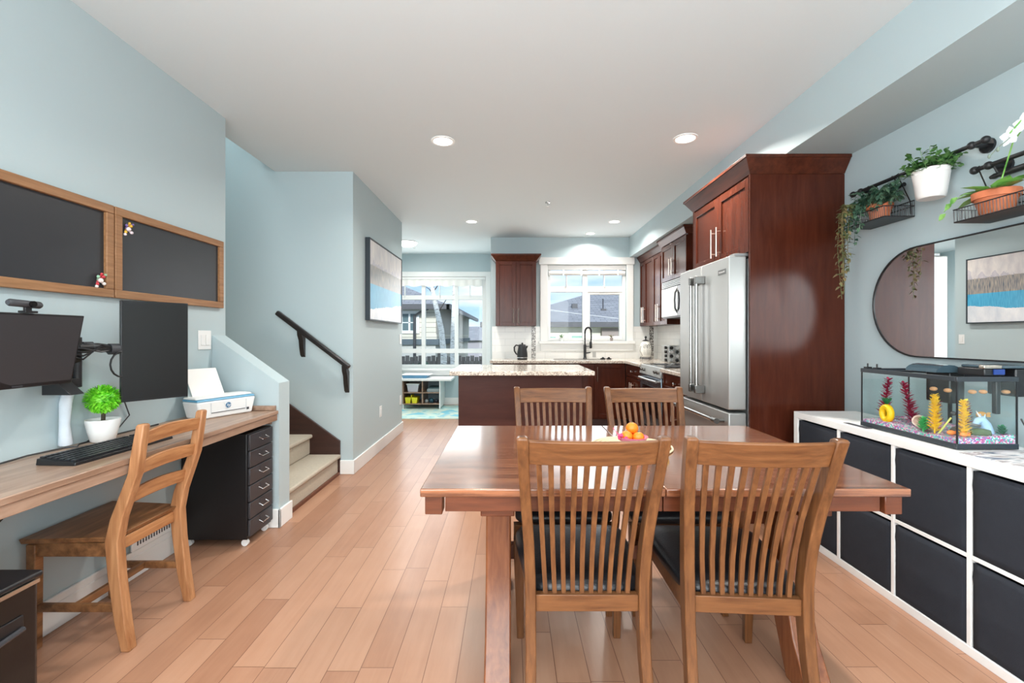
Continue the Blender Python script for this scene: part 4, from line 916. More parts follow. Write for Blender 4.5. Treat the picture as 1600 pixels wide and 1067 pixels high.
for x, y, lab in ((1.33, 6.55, 'small dark sink strainer on the counter, the one nearer the faucet'), (1.41, 6.53, 'small dark sink strainer on the counter, the one farther right of the faucet')):
    tag(MB().lathe([(.035, 0), (.04, .012), (.02, .015), (.012, .03), (.0, .031)], (x, y, .907), 16).build('sink_strainer', M['blackmatte']), lab, 'strainer', 'sink strainers')
MB().lathe([(.035, 0), (.04, .012), (.02, .015), (.012, .03), (.0, .031)], (1.33, 6.55, .907), 16).build('strainer', M['blackmatte'], o); MB().lathe([(.035, 0), (.04, .012), (.02, .015), (.012, .03), (.0, .031)], (1.41, 6.53, .907), 16).build('strainer', M['blackmatte'], o)

# range
rg = thing('range_oven', 'stainless slide-in range with black oven door between cherry cabinets', 'oven', (1.85, 5.1, 0))
MB().box(1.60, 2.19, 4.712, 5.488, .03, .895).build('case', M['black'], rg, bevel=.003)
MB().box(1.60, 2.195, 4.712, 5.488, .895, .912).build('cooktop', M['blackgloss'], rg, bevel=.003)
od = MB().box(1.562, 1.60, 4.72, 5.48, .22, .80).build('oven_door', plain('bluish_steel', rgb(150, 164, 176), .25, metal=.9), rg, bevel=.005)
MB().box(1.558, 1.562, 4.82, 5.38, .36, .68).build('oven_window', M['blackgloss'], od, bevel=.001)
mb = MB(); mb.tube([(1.53, 4.78, .755), (1.515, 4.95, .757), (1.515, 5.25, .757), (1.53, 5.42, .755)], .012, 10); mb.tube([(1.53, 4.79, .755), (1.562, 4.79, .755)], .009, 8); mb.tube([(1.53, 5.41, .755), (1.562, 5.41, .755)], .009, 8); mb.build('handle', M['steel'], od)
MB().hexa([(1.552, 4.715, .80), (1.60, 4.715, .80), (1.60, 5.485, .80), (1.552, 5.485, .80)], [(1.575, 4.715, .905), (1.60, 4.715, .905), (1.60, 5.485, .905), (1.575, 5.485, .905)]).build('control_panel', M['steel'], rg, bevel=.004)
for y in (4.80, 4.90, 5.30, 5.40): MB().tube([(1.565, y, .855), (1.54, y, .85)], .018, 14).build('knob', MATS['dark_steel'], rg)
MB().box(1.568, 1.60, 4.72, 5.48, .05, .205).build('drawer', M['black'], rg, bevel=.004)
mb = MB()
for y in (4.9, 5.3):
    for x in (1.75, 2.02): mb.lathe([(.085, 0), (.085, .003), (.07, .003)], (x, y, .9125), 24)
mb.build('burner', M['darkgrey'], rg)

# island
isl = thing('kitchen_island', 'kitchen island with brown back panel and speckled granite top', 'kitchen island', (.11, 4.8, 0))
MB().box(-.525, .715, 4.56, 5.20, .08, .862).build('body', M['island'], isl, bevel=.002)
MB().box(.717, .78, 4.58, 5.20, .08, .862).build('end_panel', M['cherry'], isl, bevel=.002)
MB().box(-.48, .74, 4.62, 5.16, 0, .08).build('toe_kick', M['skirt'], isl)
MB().box(-.585, .80, 4.32, 5.33, .863, .905).build('countertop', M['granite'], isl, bevel=.006)

# ceiling fixtures
for k, (x, y, r, lab, on) in enumerate(((-.514, 3.445, .072, 'lit recessed ceiling downlight nearest the stairs, above the open floor', 1), (1.307, 3.40, .072, 'lit recessed ceiling downlight nearest the refrigerator cabinet', 1),
        (-.504, 5.87, .065, 'lit recessed ceiling downlight in front of the nook window', 1), (1.34, 5.87, .065, 'lit recessed ceiling downlight in the kitchen beside the right soffit', 1), (1.15, 6.55, .06, 'lit recessed ceiling downlight washing the wall above the kitchen window', 1))):
    t = thing('recessed_light', lab, 'ceiling light', (x, y, H-.01), group=None)
    mb = MB(); n = 28; rings = []
    for rr, h in ((r+.018, 0), (r+.016, -.006), (r, -.007), (r-.004, -.001)): rings.append([(x+rr*math.cos(2*PI*i/n), y+rr*math.sin(2*PI*i/n), H+h-.0005) for i in range(n)])
    mb.loft(rings, False).build('trim_ring', M['trim'], t)
    MB().lathe([(r-.002, -.001), (r-.002, -.0035)], (x, y, H), n).build('lens', M['lens'], t)
    a = area('downlight', (x, y, H-.02), (0, 0, 0), .12, 0, (15, 26, 12, 13, 6)[k], (1, .95, .88), 'DISK', math.radians(150))
for k, (x, y) in enumerate(((-.51, .97), (1.31, .97))):
    area('downlight', (x, y, H-.02), (0, 0, 0), .12, 0, 9, (1, .96, .9), 'DISK', math.radians(150))
t = thing('flush_light', 'round flush ceiling light glowing in the breakfast nook', 'ceiling light', (-1.63, 7.15, H-.06))
MB().lathe([(.0, -.075), (.08, -.07), (.14, -.045), (.155, -.012)], (-1.63, 7.15, H), 28).build('diffuser', emit('dome_glow', (1, .98, .95, 1), 3.0), t)
MB().lathe([(.165, -.012), (.165, -.001)], (-1.63, 7.15, H), 28).build('base_ring', M['trim'], t)
area('nook_lamp', (-1.63, 7.15, H-.10), (0, 0, 0), .28, 0, 12, (1, .97, .92), 'DISK')
for x, y, lab in ((.41, 5.03, 'small sprinkler head on the ceiling above the island'), (-1.58, 7.45, 'small sprinkler head on the nook ceiling beyond the dome light')):
    t = thing('sprinkler_head', lab, 'sprinkler', (x, y, H-.05)); MB().lathe([(.028, 0), (.026, -.006), (.008, -.008), (.007, -.035), (.018, -.037), (.018, -.040)][::-1], (x, y, H-.0005), 16).build('head', M['chrome'], t)

# ================================================================== NOOK
sf = thing('toy_shelf', 'low white cubby bench of toy bins below the nook window', 'shelf', (-1.5, 7.93, 0))
MB().box(-1.9, -1.0, 7.62, 8.18, .485, .52).build('top_panel', M['white'], sf, bevel=.003)
for x in (-1.83, -1.50, -1.205): MB().box(x, x+.018, 7.66, 8.18, .03 if x > -1.3 else .10, .484).build('upright', M['desk'] if x < -1.3 else M['white'], sf)
for z in (.085, .275): MB().box(-1.812, -1.205, 7.665, 8.18, z, z+.015).build('shelf_board', M['desk'], sf)
MB().box(-1.83, -1.2, 8.165, 8.18, .1, .484).build('back_panel', plain('shelf_back', rgb(140, 160, 168), .6), sf)
for x in (-1.82, -1.20):
    for y in (7.68, 8.16): MB().box(x-.008, x+.012, y-.01, y+.01, .009, .085).build('leg', M['white'], sf)
o = thing('toy_tray', 'shallow blue and white tray lying on the cubby bench', 'tray', (-1.6, 7.9, .521)); MB().hexa([(-1.84, 7.75, .521), (-1.44, 7.75, .521), (-1.44, 8.05, .521), (-1.84, 8.05, .521)], [(-1.85, 7.74, .57), (-1.42, 7.74, .57), (-1.42, 8.06, .57), (-1.85, 8.06, .57)]).build('base', plain('tray_blue', rgb(96, 150, 186), .4), o); MB().box(-1.86, -1.38, 7.73, 8.07, .571, .583).build('lid', M['white'], o, bevel=.003)
o = thing('storage_bin', 'translucent white plastic bin in the upper left cubby', 'bin', (-1.66, 7.8, .291)); MB().hexa([(-1.74, 7.71, .291), (-1.58, 7.71, .291), (-1.58, 7.95, .291), (-1.74, 7.95, .291)], [(-1.76, 7.70, .415), (-1.56, 7.70, .415), (-1.56, 7.96, .415), (-1.76, 7.96, .415)]).build('tub', plain('clear_tub', rgb(204, 206, 216), .3), o); MB().box(-1.77, -1.55, 7.69, 7.97, .415, .432).build('rim', M['white'], o, bevel=.003)
o = thing('toy_caddy', 'bright yellow toy caddy in the lower left cubby', 'caddy', (-1.68, 7.78, .101))
for x in (-1.79, -1.68): MB().hexa([(x+.01, 7.70, .101), (x+.085, 7.70, .101), (x+.085, 7.9, .101), (x+.01, 7.9, .101)], [(x, 7.69, .20), (x+.10, 7.69, .20), (x+.10, 7.91, .20), (x, 7.91, .20)]).build('pocket', plain('yellow_plastic', rgb(236, 226, 40), .35), o)
MB().box(-1.69, -1.68, 7.70, 7.90, .20, .24).build('handle', MATS['yellow_plastic'], o)
o = thing('storage_box', 'flat grey box with dark lid in the upper right cubby', 'box', (-1.32, 7.8, .291)); MB().box(-1.42, -1.22, 7.72, 7.98, .291, .345).build('base', plain('box_grey', rgb(150, 166, 170), .5), o); MB().box(-1.40, -1.215, 7.73, 7.97, .346, .372).build('lid', plain('box_teal', rgb(44, 74, 80), .5), o)
for k, (x, r, c, lab) in enumerate(((-1.44, .035, rgb(150, 160, 160), 'grey round toy in the lower right cubby'), (-1.36, .045, rgb(38, 80, 96), 'dark teal toy in the middle of the lower right cubby'), (-1.27, .035, rgb(30, 36, 50), 'navy toy at the right of the lower right cubby'))):
    mb = MB(); mb.ball((x, 7.78, .101+r*.9), (r, r, r*.9), 12, 8); mb.box(x-r*.7, x+r*.7, 7.76, 7.86, .101, .101+r*.9); tag(mb.build('toy', plain('toy_misc_%d' % k, c, .5)), lab, 'toy')
tag(MB().box(-2.7, -.42, 6.79, 8.1, .0, .008).build('rug', M['rug']), 'teal and cream watercolour rug on the nook floor', 'rug')
# ================================================================== DINING
tb = thing('dining_table', 'reddish-brown trestle dining table with a glossy plank top', 'table', (.4875, 1.93, 0))
TX0, TX1, TY0, TY1 = -.285, 1.258, 1.425, 2.434
mb = MB(); mb.box(TX0, .4870, TY0, TY1, .734, .76); mb.box(.4880, TX1, TY0, TY1, .734, .76); mb.build('tabletop', M['tablex'], tb, bevel=.004)
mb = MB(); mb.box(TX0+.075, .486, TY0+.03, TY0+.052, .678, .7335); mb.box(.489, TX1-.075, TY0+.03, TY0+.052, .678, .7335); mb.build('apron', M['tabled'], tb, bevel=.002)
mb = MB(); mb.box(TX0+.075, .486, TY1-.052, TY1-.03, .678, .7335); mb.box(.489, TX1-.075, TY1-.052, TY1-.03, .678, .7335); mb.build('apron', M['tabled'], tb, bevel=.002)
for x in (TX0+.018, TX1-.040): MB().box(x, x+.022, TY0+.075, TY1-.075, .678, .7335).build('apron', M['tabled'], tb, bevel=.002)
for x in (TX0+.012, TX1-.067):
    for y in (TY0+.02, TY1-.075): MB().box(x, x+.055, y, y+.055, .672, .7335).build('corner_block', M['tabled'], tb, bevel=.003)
for x0 in (-.092, 1.0):
    for s in (1, -1):
        yc = 1.93
        o_ = [(-.30, 0), (-.325, .02), (-.255, .16), (-.205, .36), (-.19, .56), (-.19, .665), (-.10, .665), (-.10, .56), (-.118, .36), (-.165, .16), (-.22, 0)]
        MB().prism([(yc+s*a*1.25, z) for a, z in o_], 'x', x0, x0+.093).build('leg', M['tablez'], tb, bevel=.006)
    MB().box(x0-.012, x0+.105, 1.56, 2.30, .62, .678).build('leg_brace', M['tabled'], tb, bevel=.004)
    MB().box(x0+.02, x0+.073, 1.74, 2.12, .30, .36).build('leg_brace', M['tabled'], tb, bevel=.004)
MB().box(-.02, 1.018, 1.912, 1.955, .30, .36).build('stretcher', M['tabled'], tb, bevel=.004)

def chair_y(z):   # depth of the back post centre line (local, + is front)
    P = [(0, -.315), (.12, -.285), (.25, -.25), (.36, -.232), (.46, -.228), (.56, -.236), (.68, -.262), (.80, -.300), (.90, -.335), (.96, -.358)]
    for (a, b), (c, d) in zip(P, P[1:]):
        if z <= c: return b+(d-b)*(z-a)/(c-a)
    return P[-1][1]
def chair_x(z): 
    P = [(0, .183), (.25, .176), (.46, .176), (.60, .182), (.80, .197), (.96, .205)]
    for (a, b), (c, d) in zip(P, P[1:]):
        if z <= c: return b+(d-b)*(z-a)/(c-a)
    return P[-1][1]
def dining_chair(label):
    t = thing('dining_chair', label, 'chair', (0, 0, 0), group='slat-back dining chairs')
    for s in (-1, 1):
        pts = []
        for i in range(17):
            z = .945*i/16; pts.append((s*chair_x(z), chair_y(z), z, .0165 if z > .3 else .0165, .026-.006*abs(z-.42)/.5))
        pts.append((s*chair_x(.951), chair_y(.951), .951, .012, .013))
        MB().bars(pts).build('rear_leg', M['chairz'], t, bevel=.004, local=True)
        MB().bars([(s*.198, .215, 0, .014, .014), (s*.205, .218, .36, .021, .021), (s*.205, .218, .41, .021, .021)]).build('front_leg', M['chairz'], t, bevel=.003, local=True)
    def bow(f, amt): return -amt*(1-(2*f-1)**2)
    rings = []
    for i in range(13):
        f = i/12; hw = .196; x = -hw+2*hw*f; b = bow(f, .024); r = []
        for z, dy in ((.866, -.011), (.866, .011), (.938, .010), (.942, 0), (.938, -.011)): r.append((x*chair_x(z)/.205, chair_y(z)+b+dy, z))
        rings.append(r)
    MB().loft(rings).build('crest_rail', M['chairx'], t, bevel=.002, local=True)
    MB().box(-.160, .160, -.245, -.220, .382, .434).build('seat_back_rail', M['chairx'], t, bevel=.002, local=True)
    for k in range(10):
        f = (k+.75)/10.5; pts = []
        for i in range(12):
            z = .432+(.868-.432)*i/11; g = i/11; hw = .150+.032*g; x = -hw+2*hw*f
            pts.append((x, chair_y(z)+bow(f, .024*g)-.000, z, .0068+.0012*g, .0055))
        MB().bars(pts).build('slat', M['chairz'], t, local=True, ang=30)
    for s in (-1, 1):
        MB().hexa(*[[(s*.158, -.205, z), (s*.178, -.205, z), (s*.205, .20, z), (s*.185, .20, z)] for z in (.355, .415)]).build('side_rail', M['chairx'], t, bevel=.002, local=True)
    MB().box(-.19, .19, .205, .225, .355, .415).build('front_rail', M['chairx'], t, bevel=.002, local=True)
    # cushion: superellipse-ish trapezoid loft
    rings = []
    for z, k in ((.412, .965), (.420, 1.0), (.440, 1.0), (.455, .96), (.463, .86), (.468, .6), (.470, .25)):
        r = []
        for i in range(40):
            a = 2*PI*i/40; c, s_ = math.cos(a), math.sin(a); e = .32
            u = math.copysign(abs(c)**e, c)*k; v = math.copysign(abs(s_)**e, s_)*k
            y = .012+v*.232; hw = .182+(y+.22)/.45*.046
            r.append((u*hw, y, z))
        rings.append(r)
    MB().loft(rings).build('seat_cushion', M['leather'], t, ang=70, local=True)
    return t
c1 = dining_chair('slat-back oak dining chair in the left foreground at the near table side')
c1.location = (.238, 1.66, 0); c1.rotation_euler.z = 0
c2 = copy_tree(c1); c2['label'] = 'slat-back oak dining chair in the right foreground, turned slightly'; c2.location = (.748, 1.645, 0); c2.rotation_euler.z = math.radians(-4)
c3 = copy_tree(c1); c3['label'] = 'slat-back oak dining chair across the table in front of the island'; c3.location = (.239, 2.235, 0); c3.rotation_euler.z = PI
c4 = copy_tree(c1); c4['label'] = 'slat-back oak dining chair across the table near the refrigerator'; c4.location = (.752, 2.235, 0); c4.rotation_euler.z = PI

# fruit
rings = []
mb = MB()
for i in range(9): mb.tube([(.52+(.018+.019*i)*math.cos(a), 1.965+(.018+.019*i)*math.sin(a), .7655) for a in [2*PI*k/36 for k in range(37)]], .0045, 6)
tag(mb.build('woven_placemat', plain('pale_straw', rgb(228, 214, 176), .8, var=.12, vscale=60)), 'round pale woven placemat under the fruit on the dining table', 'placemat')
bw = thing('fruit_bowl', 'small glass bowl holding mandarins in the middle of the dining table', 'bowl', (.525, 1.96, .77))
MB().lathe([(.025, 0), (.03, .003), (.055, .02), (.066, .038), (.063, .038), (.052, .023), (.028, .007), (.001, .006)], (.525, 1.96, .771), 28).build('bowl', plain('pink_glass', rgb(210, 120, 150), .15), bw)
for k, (x, y, z, r, lab) in enumerate(((.497, 1.945, .812, .025, 'mandarin at the left of the fruit bowl'), (.545, 1.94, .808, .025, 'mandarin at the lower right of the fruit bowl'), (.527, 1.975, .840, .027, 'topmost mandarin on the fruit pile'), (.520, 1.99, .803, .024, 'mandarin hidden at the back of the fruit bowl'))):
    t = thing('mandarin', lab, 'mandarin', (x, y, z-r), group='mandarins in the bowl')
    MB().ball((x, y, z), (r, r, r*.92), 20, 12).build('fruit', M['orange'], t); MB().lathe([(.004, 0), (.003, .003)], (x, y, z+r*.92-.001), 8).build('stem', M['leaf'], t)
mb = MB(); 
for i in range(14):
    a = random.uniform(0, 2*PI); mb.ball((.48+.02*math.cos(a), 1.93+.012*math.sin(a), .802+random.uniform(0, .02)), .006, 6, 5)
mb.tube([(.485, 1.94, .80), (.455, 1.95, .825), (.44, 1.955, .845)], .0018, 5)
tag(mb.build('net_bag', plain('pink_net', rgb(206, 60, 110), .5)), 'crumpled pink net from the fruit at the left of the bowl', 'net')
mb = MB(); mb.ball((.628, 1.865, .792), (.022, .026, .020), 16, 10); tag(mb.build('lemon', plain('lemon_yellow', rgb(240, 196, 90), .5)), 'pale yellow fruit on the table right of the mandarin bowl', 'fruit')
# ================================================================== RIGHT WALL
ks = thing('cube_shelf', 'low white cube shelf along the right wall holding black fabric bins', 'shelf', (1.99, 2.1, 0))
KY1 = 2.85; KY0 = KY1-1.468; KX0, KX1 = 1.775, 2.165
MB().box(KX0, KX1, KY0, KY1, .732, .77).build('top_panel', M['white'], ks, bevel=.002)
MB().box(KX0, KX1, KY0, KY1, 0, .038).build('bottom_panel', M['white'], ks, bevel=.002)
for y in (KY0, KY1-.038): MB().box(KX0, KX1, y, y+.038, .0385, .7315).build('side_panel', M['white'], ks, bevel=.002)
cell = (1.468-.076-3*.016)/4
for k in range(1, 4):
    y = KY0+.038+k*cell+(k-1)*.016; MB().box(KX0+.002, KX1, y, y+.016, .0385, .7315).build('divider', M['white'], ks, bevel=.001)
for k in range(4):
    y = KY0+.038+k*(cell+.016); MB().box(KX0+.004, KX1, y+.0005, y+cell-.0005, .377, .393).build('shelf_board', M['white'], ks, bevel=.001)
cols = ['nearest the photo edge', 'second from the photo edge', 'below the aquarium', 'farthest, beside the cherry panel']
bin_mesh = None
for k in range(4):
    for r in range(2):
        y0 = KY0+.038+k*(cell+.016)+.005; z0 = .0395 if r == 0 else .394
        lab = 'charcoal fabric bin in the %s shelf row, %s' % ('lower' if r == 0 else 'upper', cols[k])
        t = thing('fabric_bin', lab, 'fabric bin', (1.96, y0+(cell-.01)/2, z0), group='fabric bins in the cube shelf')
        if bin_mesh is None:
            mb = MB(); w = (cell-.01)/2; h = .327; rings = []
            nx = 12; nz = 12; vs = []; fs = []
            for i in range(nz+1):
                for j in range(nx+1):
                    f = j/nx; g = i/nz; b = .006*math.sin(PI*f)*math.sin(PI*g)
                    b += .004*math.exp(-((g-.86+.05*math.sin(3*f))/.03)**2)
                    vs.append((-.178-b, -w+2*w*f, h*g))
            for i in range(nz):
                for j in range(nx): a = i*(nx+1)+j; fs.append((a, a+1, a+nx+2, a+nx+1))
            mb.add(vs, fs); o = mb.build('front', M['bin'], t, local=True); md = o.modifiers.new('thick', 'SOLIDIFY'); md.thickness = .004
            bt = MB().box(-.172, .19, -w, w, 0, .005).box(-.172, .19, -w, -w+.004, .005, h).box(-.172, .19, w-.004, w, .005, h).box(.186, .19, -w, w, .005, h).build('body', M['bin'], t, local=True)
            bin_mesh = (o, bt)
        else:
            for b in bin_mesh: c = b.copy(); COL.objects.link(c); c.parent = t

# mirror
mr = thing('wall_mirror', 'black-rimmed pill-shaped mirror on the right wall above the aquarium', 'mirror', (XR, 1.95, 1.12))
def pill(y0, y1, z0, z1, n=24):
    r = (z1-z0)/2; zc = (z0+z1)/2; P = []
    for i in range(n+1): a = PI/2+PI*i/n; P.append((y0+r+r*math.cos(a), zc+r*math.sin(a)))
    for i in range(n+1): a = -PI/2+PI*i/n; P.append((y1-r+r*math.cos(a), zc+r*math.sin(a)))
    return P
MB().prism(pill(1.20, 2.745, 1.125, 1.725), 'x', XR-.018, XR-.001).build('backing', M['blackmatte'], mr)
out = pill(1.20, 2.745, 1.125, 1.725); inn = pill(1.207, 2.738, 1.132, 1.718); n = len(out)
mb = MB(); mb.add([(XR-.018, a, b) for a, b in out]+[(XR-.026, a, b) for a, b in out]+[(XR-.026, a, b) for a, b in inn]+[(XR-.018, a, b) for a, b in inn],
    [(i, (i+1) % n, n+(i+1) % n, n+i) for i in range(n)]+[(n+i, n+(i+1) % n, 2*n+(i+1) % n, 2*n+i) for i in range(n)]+[(2*n+i, 2*n+(i+1) % n, 3*n+(i+1) % n, 3*n+i) for i in range(n)])
mb.build('frame', M['blackmatte'], mr)
mm = plain('mirror_silver', (.93, .94, .94, 1), 0.0, metal=1.0)
MB().prism(pill(1.206, 2.739, 1.131, 1.719), 'x', XR-.021, XR-.0185).build('glass', mm, mr)

# hanging rails
def rail(y0, y1, z, x, lab):
    t = thing('hanging_rail', lab, 'rail', (XR, (y0+y1)/2, z))
    MB().tube([(x, y0, z), (x, y1, z)], .010, 12).build('bar', M['blackmatte'], t)
    for y, s in ((y0, -1), (y1, 1)):
        MB().ball((x, y+s*.012, z), .018, 12, 8).build('finial', M['blackmatte'], t)
        yy = y-s*.05; mb = MB(); mb.tube([(XR-.001, yy, z-.0), (XR-.012, yy, z-.0)], .034, 18); mb.tube([(XR-.01, yy, z), (x, yy, z)], .011, 10); mb.ball((x, yy, z), .018, 12, 8); mb.build('wall_bracket', M['blackmatte'], t)
    return t
rail(2.05, 2.815, 2.12, 2.13, 'upper black hanging rail on the right wall with planter and wire shelf')
rail(1.40, 2.075, 2.0, 2.13, 'lower black hanging rail at the right photo edge')
for y, z0, lab in ((2.62, 2.075, 'black rolling pin shaped bar hanging below the upper rail'), (1.93, 1.955, 'black turned bar hanging below the lower rail')):
    mb = MB(); mb.tube([(2.165, y+.12, z0), (2.165, y+.10, z0), (2.165, y+.085, z0), (2.165, y+.07, z0), (2.165, y-.09, z0), (2.165, y-.105, z0), (2.165, y-.12, z0)], [.008, .013, .009, .015, .013, .008, .012], 12)
    for q in (.09, -.08): mb.tube([(2.13, y+q, z0+.058), (2.145, y+q, z0+.045), (2.165, y+q, z0+.01)], .004, 5)
    tag(mb.build('hanging_bar', M['blackmatte']), lab, 'bar')

def wire_tray(y0, y1, z, x0, railz, lab, h=.06):
    t = thing('wire_shelf', lab, 'wire shelf', (2.12, (y0+y1)/2, z)); x1 = XR-.012
    MB().box(x0, x1, y0, y1, z, z+.004).build('base', M['blackmatte'], t)
    mb = MB(); n = int((y1-y0)/.013)
    for i in range(n+1):
        y = y0+(y1-y0)*i/n; mb.tube([(x0, y, z+.004), (x0-.004, y, z+h)], .0017, 4, False)
        mb.tube([(x1, y, z+.004), (x1, y, z+h+.03)], .0017, 4, False)
    m_ = int((x1-x0)/.016)
    for i in range(m_+1):
        x = x0+(x1-x0)*i/m_
        for y in (y0, y1): mb.tube([(x, y, z+.004), (x, y, z+h)], .0017, 4, False)
    mb.tube([(x0-.004, y0, z+h), (x0-.004, y1, z+h), (x1, y1, z+h), (x1, y0, z+h), (x0-.004, y0, z+h)], .0028, 6)
    mb.tube([(x0, y0, z+.003), (x0, y1, z+.003), (x1, y1, z+.003), (x1, y0, z+.003), (x0, y0, z+.003)], .0032, 6)
    mb.tube([(x1, y0, z+h+.03), (x1, y1, z+h+.03)], .0028, 6)
    mb.build('wire_sides', M['blackmatte'], t)
    mb = MB()
    for y in (y0+.02, y1-.02): mb.tube([(x1, y, z+.02), (x1-.005, y, z+h+.03), (2.13, y, railz-.012), (2.112, y, railz), (2.13, y, railz+.012)], .0028, 5)
    mb.build('hook', M['blackmatte'], t)
wire_tray(2.475, 2.775, 1.89, 2.035, 2.12, 'black wire shelf hanging from the upper rail, holding the ivy')
wire_tray(1.56, 2.085, 1.757, 2.035, 2.0, 'black wire shelf hanging from the lower rail, holding the orchid pot')

def pot(mat, t, x, y, z, r, h, rim=True):
    pr = [(r*.66, 0), (r*.92, h*.72), (r*1.02, h*.72), (r*1.04, h), (r*.92, h), (r*.86, h*.85)] if rim else [(r*.72, 0), (r, h), (r*.96, h), (r*.92, h*.9)]
    MB().lathe(pr, (x, y, z), 28).build('pot', mat, t); MB().lathe([(r*.86, h*.84), (.001, h*.88)], (x, y, z), 16).build('soil', M['soil'], t)
# white hanging planter
t = thing('hanging_planter', 'white metal bucket planter of small green leaves hanging on the upper rail', 'planter', (2.10, 2.265, 1.925))
px_, py_, pz_ = 2.095, 2.265, 1.925
MB().lathe([(.052, 0), (.056, .004), (.060, .02), (.072, .115), (.0735, .118), (.0725, .122), (.078, .140), (.079, .143), (.075, .143), (.07, .125)], (px_, py_, pz_), 32).build('pot', plain('white_enamel', rgb(226, 224, 222), .35), t)
mb = MB(); mb.tube([(px_+.0795*math.cos(a), py_+.0795*math.sin(a), pz_+.143) for a in [2*PI*i/24 for i in range(25)]], .0025, 5)
mb.tube([(px_+.03, py_-.074, pz_+.143), (2.14, py_-.06, 2.10), (2.13, py_-.055, 2.135)], .003, 5); mb.tube([(px_+.03, py_+.074, pz_+.143), (2.14, py_+.06, 2.10), (2.13, py_+.055, 2.135)], .003, 5); mb.build('hanger', M['blackmatte'], t)
MB().lathe([(.072, .12), (.001, .126)], (px_, py_, pz_), 16).build('soil', M['soil'], t)
mb = MB()
for s in range(80):
    a = random.uniform(0, 2*PI); q = random.uniform(.1, 1)**.6; b = Vector((px_+.05*q*math.cos(a), py_+.05*q*math.sin(a), pz_+.125)); e = b+Vector((.05*math.cos(a)*q-.005, .085*math.sin(a)*q, random.uniform(.02, .125)*(1.15-.45*q)))
    if e.x > XR-.02: e.x = XR-.02
    mb.tube([b, e], .0015, 4)
    for i in range(8):
        p = b.lerp(e, .25+.75*i/7); an = random.uniform(0, 2*PI); d = Vector((math.cos(an), math.sin(an), random.uniform(-.2, .8)))
        if p.x+d.x*.025 > XR-.005: d.x = -abs(d.x)
        mb.leaf(p, d, random.uniform(.022, .032), .022, .2)
mb.build('foliage', M['leaf'], t)
# ivy in tray 1
def vine(mb, pts, n, L, w):
    pts = [Vector(p) for p in pts]; mb.tube(pts, .0015, 4)
    for i in range(n):
        q = i/n*(len(pts)-1); k = int(q); p = pts[k].lerp(pts[k+1], q-k); a = random.uniform(0, 2*PI); d = Vector((math.cos(a), math.sin(a), random.uniform(-.9, .3)))
        if p.x+d.x*L > XR-.004: d.x = -abs(d.x)
        mb.leaf(p, d, L*random.uniform(.7, 1.2), w, .3)
t = thing('trailing_ivy', 'dark trailing ivy in a terracotta pot on the upper wire shelf', 'plant', (2.11, 2.62, 1.895))
pot(M['terracotta'], t, 2.11, 2.60, 1.896, .062, .095)
mb = MB()
for s in range(60):
    a = random.uniform(0, 2*PI); r = random.uniform(.02, .05); b = Vector((2.11+r*math.cos(a)*.8, 2.60+r*math.sin(a), 1.985)); dy = random.uniform(-.16, .16)
    e1 = b+Vector((random.uniform(-.06, .02), dy*.6, random.uniform(.02, .10))); e2 = e1+Vector((random.uniform(-.05, .01), dy*.6, random.uniform(-.10, .03)))
    vine(mb, [b, e1, e2], 14, .034, .02)
for (x, y, zb) in ((2.02, 2.70, 1.80), (2.02, 2.66, 1.77), (2.015, 2.74, 1.84), (2.03, 2.72, 1.86), (2.018, 2.62, 1.86)):
    vine(mb, [(2.09, 2.64, 2.0), (x+.02, (2.64+y)/2, 2.02), (x, y, 1.94), (x, y+.01, zb)], 26, .032, .019)
mb.build('foliage', M['leafdark'], t)
mb = MB()
for (x, y, zb) in ((1.975, 2.70, 1.50), (1.965, 2.72, 1.46), (2.0, 2.69, 1.62), (1.955, 2.68, 1.58), (1.985, 2.73, 1.70)):
    vine(mb, [(2.08, 2.64, 1.99), (x+.03, 2.70, 2.02), (x, y, 1.95), (x+random.uniform(-.01, .01), y, 1.75), (x+.01, y+random.uniform(-.02, .02), zb)], 46, .034, .018)
mb.build('long_vine', M['vinebrown'], t)
# orchid pot in tray 2
t = thing('orchid_plant', 'orchid with broad green leaves in a terracotta pot on the lower wire shelf', 'plant', (2.11, 1.98, 1.762))
pot(M['terracotta'], t, 2.11, 1.975, 1.762, .076, .105)
mb = MB()
for a, L, up in ((-2.6, .17, .15), (2.2, .16, .25), (-1.9, .18, .3), (1.7, .2, .05), (2.7, .15, .5), (-2.2, .15, .6), (1.9, .17, .45), (3.1, .11, .3), (1.2, .12, .7), (-1.4, .2, .5), (-1.2, .12, .8)):
    d = Vector((math.cos(a)*.7, math.sin(a), up))
    if d.x > 0: d.x *= .3
    mb.leaf((2.11, 1.975, 1.86), d, L*.8, .062, .22, up=(0, 0, 1))
mb.tube([(2.10, 1.99, 1.865), (2.06, 2.06, 1.885), (2.04, 2.10, 1.86), (2.03, 2.13, 1.82)], .002, 5)
for y, z in ((2.075, 1.875), (2.10, 1.855), (2.13, 1.815)): mb.leaf((2.04, y, z), (-.3, .35, -.5), .04, .036, .1, up=(-1, 0, .3))
mb.build('leaves', M['leafphal'], t)
MB().tube([(2.11, 1.97, 1.86), (2.10, 1.90, 2.05), (2.08, 1.82, 2.11), (2.04, 1.80, 2.115), (2.02, 1.84, 2.06)], .0028, 6).build('flower_stem', M['leafphal'], t)
fl = MB()
for (x, y, z) in ((2.04, 1.80, 2.085), (2.05, 1.765, 2.11), (2.06, 1.72, 2.10), (2.03, 1.84, 2.05), (2.05, 1.69, 2.13)):
    for k in range(5):
        a = 2*PI*k/5+.3; fl.leaf((x, y, z), (-.35, math.cos(a), math.sin(a)), .042, .034, .1, up=(-1, 0, 0))
    fl.ball((x-.008, y, z), .006, 8, 6)
fl.build('flowers', plain('orchid_white', rgb(232, 242, 246), .5), t)
